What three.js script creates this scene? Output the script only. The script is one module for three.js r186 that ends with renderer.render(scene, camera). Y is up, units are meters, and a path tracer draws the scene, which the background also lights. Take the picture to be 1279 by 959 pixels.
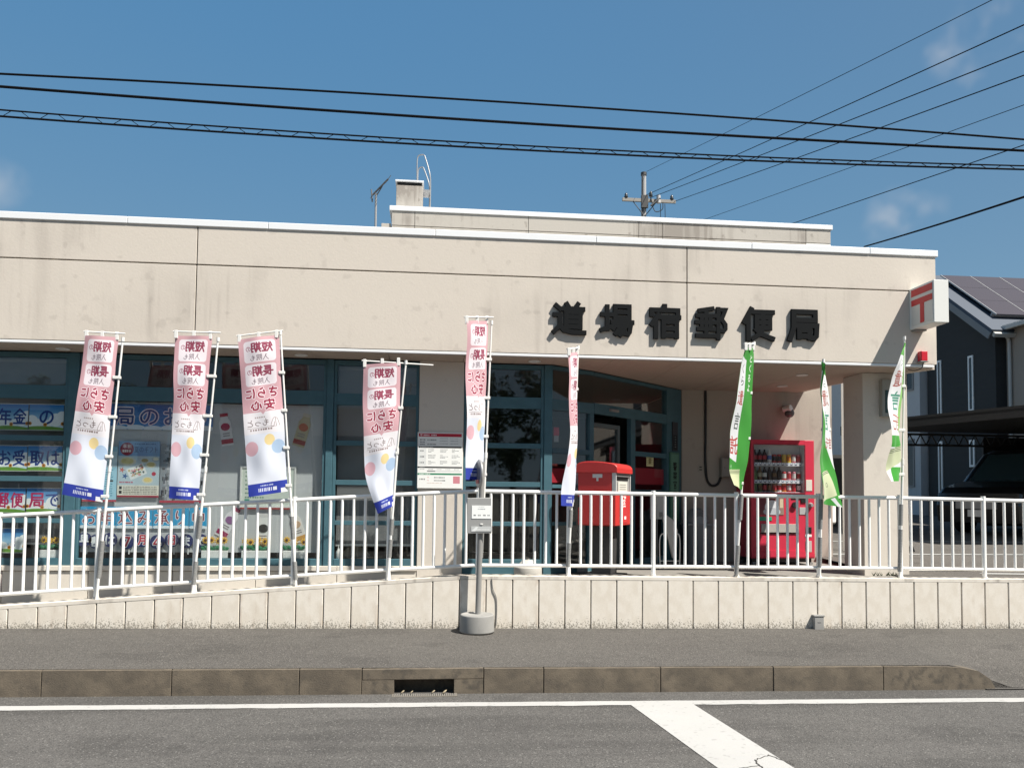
import * as THREE from 'three';
import { RoundedBoxGeometry } from 'three/addons/geometries/RoundedBoxGeometry.js';
import { mergeGeometries } from 'three/addons/utils/BufferGeometryUtils.js';

// ------------------------------------------------------------------ camera, sky, sun, exposure
const scene = new THREE.Scene();
const camera = new THREE.PerspectiveCamera(51.33, 1279 / 959, 0.1, 400);
camera.position.set(0, 1.586, 9.05);
camera.rotation.order = 'YXZ';
camera.rotation.set(0.04887, -0.09687, 0.0107);
camera.setViewOffset(1279, 959, 0, -87.5, 1279, 959);      // lens shifted up
camera.updateProjectionMatrix();

const renderer = new THREE.WebGLRenderer({ antialias: true });
renderer.setSize(1024, 767);
renderer.toneMapping = THREE.LinearToneMapping;
renderer.toneMappingExposure = 1.74;
renderer.shadowMap.enabled = true;

const SUN = new THREE.Vector3(1.28, 2.37, 1).normalize();
const sun = new THREE.DirectionalLight(new THREE.Color(1, 0.95, 0.87), 5);
sun.position.copy(SUN).multiplyScalar(60);
sun.target.position.set(0, 0, 0);
sun.castShadow = true;
sun.shadow.mapSize.set(4096, 4096);
Object.assign(sun.shadow.camera, { left: -30, right: 30, top: 30, bottom: -30, near: 1, far: 160 });
sun.shadow.radius = 1;
scene.add(sun, sun.target);

// ------------------------------------------------------------------ noise
function mulberry(a) { return () => { a |= 0; a = a + 0x6D2B79F5 | 0; let t = Math.imul(a ^ a >>> 15, 1 | a); t = t + Math.imul(t ^ t >>> 7, 61 | t) ^ t; return ((t ^ t >>> 14) >>> 0) / 4294967296; }; }
const R = mulberry(20240607);
const rr = (a, b) => a + (b - a) * R();
function hash(x, y, s) { let h = Math.imul(x, 374761393) + Math.imul(y, 668265263) + Math.imul(s, 1442695041) | 0; h = Math.imul(h ^ h >>> 13, 1274126177); return ((h ^ h >>> 16) >>> 0) / 4294967296; }
const sm = (t) => t * t * (3 - 2 * t);
function vnoise(x, y, px, py, s) {                             // tiling value noise with periods px, py
  const xi = Math.floor(x), yi = Math.floor(y), fx = sm(x - xi), fy = sm(y - yi);
  const m = (a, n) => ((a % n) + n) % n;
  const a = hash(m(xi, px), m(yi, py), s), b = hash(m(xi + 1, px), m(yi, py), s), c = hash(m(xi, px), m(yi + 1, py), s), d = hash(m(xi + 1, px), m(yi + 1, py), s);
  return a + (b - a) * fx + (c - a) * fy + (a - b - c + d) * fx * fy;
}
function fbm(u, v, px, py, s, oct = 4) {
  let t = 0, w = 0.5, n = 0;
  for (let i = 0; i < oct; i++) { t += w * vnoise(u * px, v * py, px, py, s + i * 17); n += w; w *= 0.5; px *= 2; py *= 2; }
  return t / n;
}
const clamp = (x, a = 0, b = 1) => Math.min(b, Math.max(a, x));
const step = (a, b, x) => sm(clamp((x - a) / (b - a)));
const toS = (x) => Math.round(255 * (x <= 0.0031308 ? 12.92 * x : 1.055 * Math.pow(clamp(x), 1 / 2.4) - 0.055));
const mix = (a, b, t) => a.map((x, i) => x + (b[i] - x) * t);

// fn(u, v) -> linear colour; metres = size of one tile
function colourMap(w, h, fn, mx, my = mx, wrap = true) {
  const d = new Uint8Array(w * h * 4);
  for (let j = 0; j < h; j++) for (let i = 0; i < w; i++) {
    const c = fn((i + 0.5) / w, (j + 0.5) / h), k = (j * w + i) * 4;
    d[k] = toS(c[0]); d[k + 1] = toS(c[1]); d[k + 2] = toS(c[2]); d[k + 3] = 255;
  }
  return finish(new THREE.DataTexture(d, w, h), true, mx, my, wrap);
}
function greyMap(w, h, fn, mx, my = mx, wrap = true) {
  const d = new Uint8Array(w * h * 4);
  for (let j = 0; j < h; j++) for (let i = 0; i < w; i++) { const k = (j * w + i) * 4; d[k] = d[k + 1] = d[k + 2] = Math.round(255 * clamp(fn((i + 0.5) / w, (j + 0.5) / h))); d[k + 3] = 255; }
  return finish(new THREE.DataTexture(d, w, h), false, mx, my, wrap);
}
function finish(t, colour, mx, my, wrap) {
  if (colour) t.colorSpace = THREE.SRGBColorSpace;
  t.magFilter = THREE.LinearFilter; t.minFilter = THREE.LinearMipmapLinearFilter; t.generateMipmaps = true;
  if (wrap) { t.wrapS = t.wrapT = THREE.RepeatWrapping; t.repeat.set(1 / mx, 1 / my); }
  t.needsUpdate = true;
  return t;
}
function print(w, h, draw) {                                    // a printed sheet drawn on a canvas
  const c = document.createElement('canvas'); c.width = w; c.height = h;
  const g = c.getContext('2d'); draw(g, w, h);
  const t = new THREE.CanvasTexture(c);
  t.colorSpace = THREE.SRGBColorSpace; t.magFilter = THREE.LinearFilter; t.anisotropy = 8;
  return t;
}

// ------------------------------------------------------------------ sky: air and a few small clouds
{
  const W = 2048, H = 1024, d = new Float32Array(W * H * 4);
  const puffs = [[0.525, 0.467, -0.712, 0.034, 0.62], [0.545, 0.455, -0.704, 0.022, 0.5], [0.49, 0.305, -0.816, 0.022, 0.34], [0.522, 0.303, -0.797, 0.016, 0.30], [-0.445, 0.304, -0.842, 0.02, 0.22],
    [-0.8, 0.3, 0.5, 0.05, 0.5], [0.3, 0.35, 0.88, 0.05, 0.5], [-0.2, 0.5, 0.84, 0.04, 0.5]].map((p) => [new THREE.Vector3(p[0], p[1], p[2]).normalize(), p[3], p[4]]);
  const v = new THREE.Vector3();
  for (let j = 0; j < H; j++) for (let i = 0; i < W; i++) {
    const ph = ((i + 0.5) / W - 0.5) * 2 * Math.PI, el = ((j + 0.5) / H - 0.5) * Math.PI, k = (j * W + i) * 4;
    v.set(Math.cos(ph) * Math.cos(el), Math.sin(el), Math.sin(ph) * Math.cos(el));
    const e = Math.max(0, v.y), t = Math.pow(1 - e, 2.6);
    let c = mix([0.040, 0.128, 0.258], [0.118, 0.215, 0.300], Math.min(1, t * 1.25));
    const hz = Math.pow(1 - e, 9); c = mix(c, [0.225, 0.285, 0.325], 0.75 * hz);
    const s = Math.max(0, v.dot(SUN));                        // paler air round the sun
    const grey = 0.25 * c[0] + 0.6 * c[1] + 0.15 * c[2]; c = mix(c, [grey * 1.02, grey, grey * 0.98], 0.6 * Math.pow(s, 1.5));
    const glow = 0.15 * Math.pow(s, 5) + 0.7 * Math.pow(s, 40);
    c = [c[0] + glow * 0.5, c[1] + glow * 0.47, c[2] + glow * 0.4];
    for (const [dir, rad, str] of puffs) {
      const a = Math.acos(clamp(v.dot(dir), -1, 1));
      if (a > rad * 3) continue;
      const n = fbm(i / W, j / H, 96, 48, 5, 5);
      const n2 = fbm(i / W, j / H, 300, 150, 9, 4), m = clamp(1 - a / (rad * (0.5 + 1.8 * n))) * step(0.35, 0.7, n) * step(0.2, 0.65, n2) * str * 1.5;
      c = mix(c, [0.40, 0.40, 0.41], clamp(m, 0, 0.6));
    }
    if (v.y < 0) c = mix([0.30, 0.34, 0.37], [0.12, 0.12, 0.11], clamp(-v.y * 6));
    d[k] = c[0]; d[k + 1] = c[1]; d[k + 2] = c[2]; d[k + 3] = 1;
  }
  const sky = new THREE.DataTexture(d, W, H, THREE.RGBAFormat, THREE.FloatType);
  sky.mapping = THREE.EquirectangularReflectionMapping; sky.magFilter = sky.minFilter = THREE.LinearFilter; sky.needsUpdate = true;
  scene.background = sky; scene.environment = sky;
}

// ------------------------------------------------------------------ object helpers
const used = new Map();
function numbered(name) { const n = used.get(name) || 0; used.set(name, n + 1); return n ? name + '_' + String(n).padStart(3, '0') : name; }
function shadows(o) { o.castShadow = o.receiveShadow = true; return o; }
function thing(name, label, category, at = [0, 0, 0], group) {  // a Group at the thing's base; parts are given in world metres
  const o = new THREE.Group(); o.name = numbered(name); o.position.set(...at); scene.add(o);
  o.userData = { label, category }; if (group) o.userData.group = group;
  return o;
}
function part(t, name, geo, mat, label) {                       // t: thing, part or null for a structure
  const g = Array.isArray(geo) ? merge(geo) : geo;
  const m = shadows(new THREE.Mesh(g, mat)); m.name = t ? name : numbered(name);
  if (t) { const w = new THREE.Vector3(); for (let p = t; p; p = p.parent) w.add(p.position); g.translate(-w.x, -w.y, -w.z); t.add(m); } else scene.add(m);
  if (label) m.userData.label = label;
  return m;
}
function piece(t, name, geo, mat, x, y, z) { const m = shadows(new THREE.Mesh(geo, mat)); m.name = name; const w = new THREE.Vector3(); for (let p = t; p; p = p.parent) w.add(p.position); m.position.set(x - w.x, y - w.y, z - w.z); t.add(m); return m; }
function structure(name, geo, mat) { const m = part(null, name, geo, mat); m.userData.kind = 'structure'; return m; }
function merge(list) { return mergeGeometries(list.map((g) => { const n = g.index ? g.toNonIndexed() : g; for (const k of Object.keys(n.attributes)) if (!['position', 'normal', 'uv'].includes(k)) n.deleteAttribute(k); return n; })); }
function metric(g0) {                                           // uv in metres by the way a face points
  const g = g0.index ? g0.toNonIndexed() : g0, p = g.attributes.position, n = g.attributes.normal, uv = new Float32Array(p.count * 2);
  for (let i = 0; i < p.count; i += 3) {
    let nx = 0, ny = 0, nz = 0;
    for (let k = 0; k < 3; k++) { nx += Math.abs(n.getX(i + k)); ny += Math.abs(n.getY(i + k)); nz += Math.abs(n.getZ(i + k)); }
    for (let k = 0; k < 3; k++) {
      const x = p.getX(i + k), y = p.getY(i + k), z = p.getZ(i + k);
      const [a, b] = ny > nx && ny > nz ? [x, -z] : nx > nz ? [-z, y] : [x, y];
      uv[(i + k) * 2] = a; uv[(i + k) * 2 + 1] = b;
    }
  }
  g.setAttribute('uv', new THREE.BufferAttribute(uv, 2));
  return g;
}
function box(x0, x1, y0, y1, z0, z1, b = 0) {
  const w = x1 - x0, h = y1 - y0, d = z1 - z0;
  const g = b ? new RoundedBoxGeometry(w, h, d, 1, Math.min(b, w / 2.1, h / 2.1, d / 2.1)) : new THREE.BoxGeometry(w, h, d);
  g.translate((x0 + x1) / 2, (y0 + y1) / 2, (z0 + z1) / 2);
  return metric(g);
}
function plate(x0, x1, y0, y1, z, d = 0.004) {                  // a printed sheet: uv 0..1 on every face, real thickness
  const g = new THREE.BoxGeometry(x1 - x0, y1 - y0, d); g.translate((x0 + x1) / 2, (y0 + y1) / 2, z - d / 2); return g;
}
function prism(pts, z0, z1) {                                   // outline in x, y pushed from z0 to z1
  const g = new THREE.ExtrudeGeometry(new THREE.Shape(pts.map((p) => new THREE.Vector2(p[0], p[1]))), { depth: z1 - z0, bevelEnabled: false });
  g.translate(0, 0, z0); return metric(g);
}
function slab(pts, y0, y1) {                                    // outline in x, z pushed from y0 to y1
  const g = new THREE.ExtrudeGeometry(new THREE.Shape(pts.map((p) => new THREE.Vector2(p[0], -p[1]))), { depth: y1 - y0, bevelEnabled: false });
  g.rotateX(-Math.PI / 2); g.translate(0, y0, 0); return metric(g);
}
const V = (a) => new THREE.Vector3(...a);
function rod(a, b, r, seg = 10, r2 = r) {
  const A = V(a), B = V(b), d = B.clone().sub(A), L = d.length();
  const g = new THREE.CylinderGeometry(r2, r, L, seg, 1);
  g.applyQuaternion(new THREE.Quaternion().setFromUnitVectors(new THREE.Vector3(0, 1, 0), d.normalize()));
  g.translate((A.x + B.x) / 2, (A.y + B.y) / 2, (A.z + B.z) / 2); return g;
}
function pipe(pts, r, n = 40, seg = 7) { return new THREE.TubeGeometry(new THREE.CatmullRomCurve3(pts.map(V)), n, r, seg, false); }
function lathe(prof, x, y, z, seg = 24) { const g = new THREE.LatheGeometry(prof.map((p) => new THREE.Vector2(p[0], p[1])), seg); g.translate(x, y, z); return g; }
function turned(g, a, x, y, z) { g.translate(-x, -y, -z); g.rotateZ(a); g.translate(x, y, z); return g; }
function heading(g, a, x, z) { g.translate(-x, 0, -z); g.rotateY(a); g.translate(x, 0, z); return g; }
const C = (r, g, b) => new THREE.Color().setRGB(r, g, b);
const mat = (r, g, b, rough = 0.7, more = {}) => new THREE.MeshStandardMaterial({ color: C(r, g, b), roughness: rough, ...more });
const mapped = (map, rough = 0.85, more = {}) => new THREE.MeshStandardMaterial({ map, roughness: rough, ...more });

// ------------------------------------------------------------------ brush lettering: each character as strokes on a 100 x 100 square, ~ marks a curve
const SHIN = '10 8 22 18|6 36 22 36 22 70|22 70 4 88|22 70 34 84 60 90 97 90';
const ROOF = '50 2 50 13|9 28 9 14 92 14 92 28';
const GLYPH = {
  道: '43 3 50 14|77 3 69 14|32 18 93 18|62 18 58 28|41 28 41 74|41 28 85 28 85 74|41 43 85 43|41 58 85 58|41 73 85 73|' + SHIN,
  場: '3 32 36 32|19 8 19 76|2 80 36 68|44 6 44 42|44 6 88 6 88 42|44 24 88 24|44 42 88 42|36 55 97 55|54 55 38 74|50 66 92 66 89 86 84 92 74 90|64 66 46 90|78 66 60 94',
  宿: ROOF + '|30 30 10 58|22 48 22 97|38 36 95 36|66 36 60 50|46 50 46 95|46 50 88 50 88 95|46 71 88 71|46 92 88 92',
  郵: '52 5 12 12|5 28 59 28|2 49 62 49|8 70 57 70|4 91 60 91|32 10 32 91|18 28 18 70|46 28 46 70|71 6 71 97|71 8 94 8 82 38 94 54 94 68 88 75 78 73',
  便: '28 4 6 44|18 30 18 97|36 12 97 12|45 28 45 62|45 28 88 28 88 62|45 45 88 45|45 62 88 62|66 12 66 62 58 80 34 95|44 68 60 82 97 95',
  局: '16 8 87 8 87 34|16 34 87 34|16 8 16 60 4 95|16 51 92 51 90 84 83 92 70 90|34 66 34 88|34 66 68 66 68 88|34 85 68 85',
  短: '20 4 8 28|14 18 44 18|4 42 46 42|26 18 26 42 4 92|26 50 44 80|50 12 96 12|56 28 56 50|56 28 90 28 90 50|56 50 90 50|62 60 68 78|84 60 76 80|48 90 98 90',
  期: '4 18 54 18|16 4 16 66|42 4 42 66|16 34 42 34|16 50 42 50|2 66 56 66|20 72 8 92|38 72 48 88|62 8 62 60 52 94|62 8 92 8 92 90 82 90|62 34 92 34|62 58 92 58',
  の: '~54 18 46 62 30 82 14 72 12 46 32 22 58 16 84 28 92 54 80 78 58 90',
  入: '34 8 50 8 60 40 96 92|52 26 36 64 4 92',
  院: '8 6 8 96|8 6 32 6 22 34 32 50 30 64 18 64|66 2 66 12|42 26 42 14 94 14 94 26|52 34 84 34|40 50 98 50|58 50 54 76 36 94|76 50 76 88 84 92 96 90 96 76',
  も: '~46 6 40 40 38 70 46 88 66 92 84 82 88 62|16 32 66 34|14 56 64 58',
  長: '28 6 28 56|28 6 86 6|28 22 80 22|28 38 80 38|4 56 97 56|28 56 28 92 50 82|88 62 66 74|46 58 62 78 96 94',
  さ: '14 28 86 22|~50 6 60 34 76 56|~70 60 40 58 24 74 36 90 70 90',
  ら: '40 6 64 16|~30 28 24 62 58 46 82 56 80 78 60 90 38 94',
  に: '~18 10 12 50 18 92|46 24 86 24|~44 70 52 84 90 82',
  安: '50 3 50 14|10 30 10 15 92 15 92 30|4 50 97 50|48 28 34 66 82 92|68 50 58 76 14 94',
  心: '14 44 6 76|34 30 34 74 40 88 60 92 78 88 80 70|46 14 60 34|80 36 96 64',
  っ: '~14 58 50 44 80 50 84 72 66 86 44 90',
  と: '30 10 42 46|~80 30 36 48 18 70 30 88 84 90',
  年: '26 4 6 34|20 20 90 20|24 44 86 44|24 44 24 68|2 68 97 68|56 20 56 97',
  金: '50 4 6 40|50 4 96 40|28 40 72 40|12 58 88 58|50 40 50 92|28 66 36 84|74 66 64 84|4 92 96 92',
  お: '10 28 60 28|~34 6 34 88 16 84 14 70 40 56 72 50 90 66 82 86 60 92|76 14 92 28',
  受: '84 4 16 14|22 20 30 32|48 18 52 30|80 16 70 32|8 50 8 38 92 38 92 50|26 56 76 56 60 76 10 96|34 62 56 82 94 94',
  取: '2 10 52 10|12 10 12 80|42 10 42 96|12 32 42 32|12 54 42 54|2 82 52 72|56 18 92 18 80 60 52 94|60 32 74 64 97 92',
  は: '~16 8 10 50 16 92|44 30 92 28|~70 8 70 80 54 90 42 80 52 68 74 76 92 88',
  で: '8 18 88 14|~88 14 54 36 46 66 58 84 84 90|70 44 78 56|86 36 94 48',
  申: '14 20 14 70|14 20 86 20 86 70|14 45 86 45|14 70 86 70|50 4 50 97',
  込: '44 8 58 8 64 30 94 72|60 22 52 50 32 74|' + SHIN,
  み: '~20 16 56 14 40 50 18 82 8 66 30 54 60 62 94 74|~80 40 76 70 56 94',
  承: '22 8 76 8 52 24|52 24 52 92 40 88|32 40 72 40|30 56 74 56|26 72 78 72|4 36 28 36 22 60 4 84|90 26 72 44|74 40 82 70 97 86',
  り: '~28 8 22 36 28 56 34 48|~70 6 74 50 62 80 42 94',
  中: '12 26 12 66|12 26 88 26 88 66|12 66 88 66|50 4 50 97',
  早: '22 6 22 52|22 6 78 6 78 52|22 28 78 28|22 52 78 52|4 68 96 68|50 52 50 97',
  割: '32 2 32 10|6 24 6 12 60 12 60 24|10 30 56 30|10 42 56 42|4 54 62 54|33 22 33 64|14 66 14 94|14 66 52 66 52 94|14 92 52 92|74 14 74 70|92 4 92 92 80 90',
  月: '28 6 28 62 12 96|28 6 80 6 80 92 66 92|28 34 80 34|28 60 80 60',
  日: '22 8 22 92|22 8 78 8 78 92|22 50 78 50|22 90 78 90',
  ま: '14 22 86 22|18 46 82 46|~50 4 50 76 36 90 20 80 34 68 60 76 84 92',
  夏: '6 8 94 8|50 8 44 20|24 20 24 62|24 20 76 20 76 62|24 34 76 34|24 48 76 48|24 62 76 62|40 64 10 88|34 74 74 74 50 90 8 98|36 78 60 92 96 97',
  ギ: '16 36 80 28|10 62 88 54|44 8 56 96|76 6 82 16|88 2 94 12',
  フ: '12 16 86 16 76 54 30 92',
  ト: '36 6 36 96|36 38 80 58',
  警: '4 12 46 12|16 4 16 20|34 4 34 20|14 24 44 24 42 46|14 24 6 36|16 34 34 34 34 45|16 34 16 45|62 2 52 22|58 12 94 12|84 12 74 30 52 46|62 18 72 34 96 46|44 50 58 54|6 59 94 59|22 67 78 67|22 75 78 75|24 83 24 98|24 83 76 83 76 98|24 97 76 97',
  察: ROOF + '|34 22 12 46|30 32 46 32 32 56 6 66|54 28 86 28 76 46|56 32 70 50 94 62|32 62 70 62|12 74 90 74|50 74 50 97|30 82 18 95|68 82 82 95',
  官: ROOF + '|30 34 30 96|30 34 72 34 72 54|30 54 72 54|30 68 78 68 78 94|30 93 78 93',
  立: '50 4 50 20|12 24 90 24|28 36 38 80|74 34 62 84|4 88 97 88',
  寄: ROOF + '|22 32 78 32|50 22 44 42 22 52|54 38 78 52|4 58 96 58|80 58 80 94 68 94|22 68 22 87|22 68 56 68 56 87|22 86 56 86',
  所: '6 12 48 12|12 30 44 30 44 54|12 30 12 60 4 94|12 54 44 54|90 6 56 16|58 16 58 60 48 96|58 44 98 44|80 44 80 98',
  言: '44 4 56 14|4 22 96 22|20 36 80 36|20 50 80 50|22 66 22 96|22 66 78 66 78 96|22 94 78 94',
  託: '20 4 26 14|2 22 46 22|8 36 40 36|8 50 40 50|8 66 8 94|8 66 40 66 40 94|8 93 40 93|90 8 54 20|48 52 98 44|72 16 72 86 80 93 97 91 97 76',
  遺: '46 8 46 23|46 8 82 8 82 23|46 23 82 23|64 1 64 33|34 33 96 33|48 42 48 76|48 42 80 42 80 76|48 53 80 53|48 65 80 65|48 76 80 76|54 78 44 87|74 78 86 87|' + SHIN,
  く: '~70 6 26 48 72 94',
  る: '26 14 70 14|~70 14 20 64 52 44 84 62 70 90 40 88 46 74 62 90',
  よ: '52 26 84 26|~50 6 50 76 34 90 20 80 36 70 60 78 82 94',
};
function trail(g, s, x, y, w, h) {
  for (const st of s.split('|')) {
    const curve = st[0] === '~', n = (curve ? st.slice(1) : st).split(' ').map(Number), p = [];
    for (let i = 0; i < n.length; i += 2) p.push(new THREE.Vector3(x + n[i] / 100 * w, y + n[i + 1] / 100 * h, 0));
    const q = curve ? new THREE.CatmullRomCurve3(p).getPoints(30) : p;
    g.beginPath(); q.forEach((a, i) => (i ? g.lineTo(a.x, a.y) : g.moveTo(a.x, a.y))); g.stroke();
  }
}
function glyph(g, ch, x, y, w, h, weight, colour, halo) {       // weight in hundredths of the square
  g.lineJoin = 'round'; g.lineCap = 'round';
  if (halo) { g.strokeStyle = halo; g.lineWidth = (weight + 12) / 100 * Math.min(w, h); trail(g, GLYPH[ch], x, y, w, h); }
  g.strokeStyle = colour; g.lineWidth = weight / 100 * Math.min(w, h); trail(g, GLYPH[ch], x, y, w, h);
}
function line(g, text, x, y, w, h, gap, weight, colour, halo) { [...text].forEach((ch, i) => GLYPH[ch] && glyph(g, ch, x + i * (w + gap), y, w, h, weight, colour, halo)); }
function column(g, text, x, y, w, h, gap, weight, colour, halo) { [...text].forEach((ch, i) => glyph(g, ch, x, y + i * (h + gap), w, h, weight, colour, halo)); }
function scribble(g, x, y, w, h, colour, n = 8) { g.fillStyle = colour; for (let i = 0; i < n; i++) g.fillRect(x + w * i / n, y, w / n * rr(0.45, 0.85), h); }  // print too small to read

// solid lettering: strokes are rasterised, outlined and extruded
function solidGlyph(ch, size, depth, weight) {
  const N = 220, pad = 14, c = document.createElement('canvas'); c.width = c.height = N;
  const g = c.getContext('2d'); g.fillStyle = '#fff'; g.fillRect(0, 0, N, N);
  g.lineJoin = 'miter'; g.lineCap = 'square'; g.strokeStyle = '#000'; g.lineWidth = weight / 100 * (N - 2 * pad);
  trail(g, GLYPH[ch], pad, pad, N - 2 * pad, N - 2 * pad);
  const d = g.getImageData(0, 0, N, N).data, f = (x, y) => (x < 0 || y < 0 || x >= N || y >= N ? -0.5 : 0.5 - d[(y * N + x) * 4] / 255);
  const next = new Map(), pt = new Map();
  const edge = (x, y, h) => {                                  // point on a grid edge; h: horizontal or vertical
    const k = x + ',' + y + (h ? 'h' : 'v');
    if (!pt.has(k)) { const a = f(x, y), b = h ? f(x + 1, y) : f(x, y + 1), t = clamp(a / (a - b), 0.02, 0.98); pt.set(k, h ? [x + t, y] : [x, y + t]); }
    return k;
  };
  for (let y = -1; y < N; y++) for (let x = -1; x < N; x++) {
    const a = f(x, y) > 0, b = f(x + 1, y) > 0, e = f(x + 1, y + 1) > 0, q = f(x, y + 1) > 0, id = a | b << 1 | e << 2 | q << 3;
    if (id === 0 || id === 15) continue;
    const T = () => edge(x, y, true), Rr = () => edge(x + 1, y, false), B = () => edge(x, y + 1, true), L = () => edge(x, y, false);
    const S = { 1: [[L, T]], 2: [[T, Rr]], 3: [[L, Rr]], 4: [[Rr, B]], 5: [[L, T], [Rr, B]], 6: [[T, B]], 7: [[L, B]], 8: [[B, L]], 9: [[B, T]], 10: [[T, Rr], [B, L]], 11: [[B, Rr]], 12: [[Rr, L]], 13: [[Rr, T]], 14: [[T, L]] }[id];
    for (const [u, w] of S) next.set(u(), w());
  }
  const loops = [];
  while (next.size) {
    const start = next.keys().next().value; let k = start; const lp = [];
    while (next.has(k)) { lp.push(pt.get(k)); const n = next.get(k); next.delete(k); k = n; }
    if (lp.length > 8) loops.push(lp);
  }
  const far = (p, a, b) => { const dx = b[0] - a[0], dy = b[1] - a[1], L = Math.hypot(dx, dy); return L < 1e-6 ? Math.hypot(p[0] - a[0], p[1] - a[1]) : Math.abs((p[0] - a[0]) * dy - (p[1] - a[1]) * dx) / L; };
  const rdp = (p) => { let m = 0, k = 0; for (let i = 1; i < p.length - 1; i++) { const q = far(p[i], p[0], p[p.length - 1]); if (q > m) { m = q; k = i; } } return m > 0.45 ? [...rdp(p.slice(0, k + 1)).slice(0, -1), ...rdp(p.slice(k))] : [p[0], p[p.length - 1]]; };
  const s = size / (N - 2 * pad), area = (p) => p.reduce((t, a, i) => { const b = p[(i + 1) % p.length]; return t + a[0] * b[1] - b[0] * a[1]; }, 0);
  const polys = loops.map((lp) => { const h = lp.length >> 1; return [...rdp(lp.slice(0, h + 1)).slice(0, -1), ...rdp([...lp.slice(h), lp[0]]).slice(0, -1)]; }).map((p) => p.map(([x, y]) => new THREE.Vector2((x - N / 2) * s, (N / 2 - y) * s)));
  const ar = polys.map((p) => THREE.ShapeUtils.area(p)), big = ar.reduce((m, a) => (Math.abs(a) > Math.abs(m) ? a : m), 0), solid = [], inside = (p, q) => { let r = false; for (let i = 0, j = q.length - 1; i < q.length; j = i++) if ((q[i].y > p.y) !== (q[j].y > p.y) && p.x < (q[j].x - q[i].x) * (p.y - q[i].y) / (q[j].y - q[i].y) + q[i].x) r = !r; return r; };
  polys.forEach((p, i) => { if (ar[i] * big > 0) solid.push({ p, a: Math.abs(ar[i]), s: new THREE.Shape(p) }); });
  polys.forEach((p, i) => { if (ar[i] * big < 0) { const o = solid.filter((q) => inside(p[0], q.p)).sort((u, w) => u.a - w.a)[0]; if (o) o.s.holes.push(new THREE.Path(p)); } });
  return new THREE.ExtrudeGeometry(solid.map((q) => q.s), { depth, bevelEnabled: true, bevelThickness: 0.004, bevelSize: 0.003, bevelSegments: 1 });
}

// ------------------------------------------------------------------ materials
const sp = (u, v, n, s) => hash(Math.floor(u * n), Math.floor(v * n), s);
function asphalt(base, warm, s, tyres = 0) {
  return colourMap(2048, 1024, (u, v) => {
    const big = fbm(u, v, 4, 3, s, 4) - 0.5, mid = fbm(u, v, 60, 40, s + 3, 2) - 0.5, g = sp(u, v, 1024, s + 5), g2 = hash(Math.floor(u * 700), Math.floor(v * 350), s + 6);
    let k = base * (1 + 0.26 * big + 0.16 * mid + 0.4 * (g - 0.5) + 0.5 * (g2 - 0.5));
    if (tyres) k *= 1 - tyres * step(0.42, 0.72, fbm(u, v, 3, 14, s + 9, 4));          // long rubbed streaks along the lane
    const stain = step(0.66, 0.76, fbm(u, v, 9, 7, s + 12, 4)); k *= 1 - 0.16 * stain;
    if (g2 > 0.978) k = base * 2.1; else if (g > 0.988) k = base * 2.3; else if (g2 < 0.05) k = base * 0.5;
    return [k * (1 + warm), k, k * (1 - warm * 1.2)];
  }, 6.2, 3.1);
}
const grainBump = greyMap(512, 512, (u, v) => 0.6 * sp(u, v, 256, 71) + 0.4 * fbm(u, v, 32, 32, 72, 2), 1.5);
const M = {};
M.road = mapped(asphalt(0.081, 0.055, 11, 0.22), 0.92, { bumpMap: grainBump, bumpScale: 0.006 });
M.walk = mapped(asphalt(0.075, 0.085, 21), 0.94, { bumpMap: grainBump, bumpScale: 0.006 });
M.lot = mapped(asphalt(0.088, 0.10, 31), 0.95, { bumpMap: grainBump, bumpScale: 0.005 });
M.ramp = mapped(colourMap(512, 512, (u, v) => { const k = 0.20 * (1 + 0.3 * (fbm(u, v, 6, 6, 41, 4) - 0.5) + 0.25 * (sp(u, v, 256, 42) - 0.5)); return [k * 1.06, k, k * 0.9]; }, 1.6), 0.9);
const paintFn = (s, k) => (u, v) => {
  const n = fbm(u, v, 5, 5, s, 4), g = sp(u, v, 512, s + 2), wear = step(0.68, 0.85, fbm(u, v, 60, 60, s + 7, 3));
  const c = k * (0.95 + 0.12 * (n - 0.5) - 0.08 * (g > 0.93 ? 1 : 0));
  return mix([c, c * 0.985, c * 0.95], [0.12, 0.115, 0.105], wear * 0.35);
};
M.paint = mapped(colourMap(1024, 1024, paintFn(51, 0.42), 2.3), 0.8);
M.lotPaint = mat(0.5, 0.5, 0.48, 0.85);
// cream render of the building, with grey weather marks in its own patches and runs
const renderBump = greyMap(512, 512, (u, v) => fbm(u, v, 48, 48, 81, 3), 0.9);
function stucco(c, s, dirt) {
  return colourMap(1024, 512, (u, v) => {
    const a = fbm(u, v, 5, 4, s, 5), run = fbm(u, v, 42, 3, s + 9, 4), spot = fbm(u, v, 60, 30, s + 19, 3), grain = sp(u, v, 1024, s) - 0.5;
    const drip = fbm(u, v, 150, 4, s + 29, 3), d = dirt * (0.45 * step(0.46, 0.85, a) + 0.6 * step(0.5, 0.8, run) * step(0.35, 0.65, a) + 0.55 * step(0.56, 0.8, drip) * step(0.42, 0.7, a) + 0.5 * step(0.7, 0.82, spot));
    return mix(c, [0.22, 0.19, 0.165], clamp(d, 0, 0.7)).map((x) => x * (1 + 0.05 * grain));
  }, 7.3, 3.65);
}
M.fascia = mapped(stucco([0.61, 0.55, 0.48], 91, 0.30), 0.9, { bumpMap: renderBump, bumpScale: 0.0006 });
M.wall = mapped(stucco([0.60, 0.55, 0.485], 101, 0.18), 0.9, { bumpMap: renderBump, bumpScale: 0.0006 });
M.greyWall = mapped(stucco([0.40, 0.355, 0.305], 105, 0.3), 0.9, { bumpMap: renderBump, bumpScale: 0.0006 });
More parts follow.
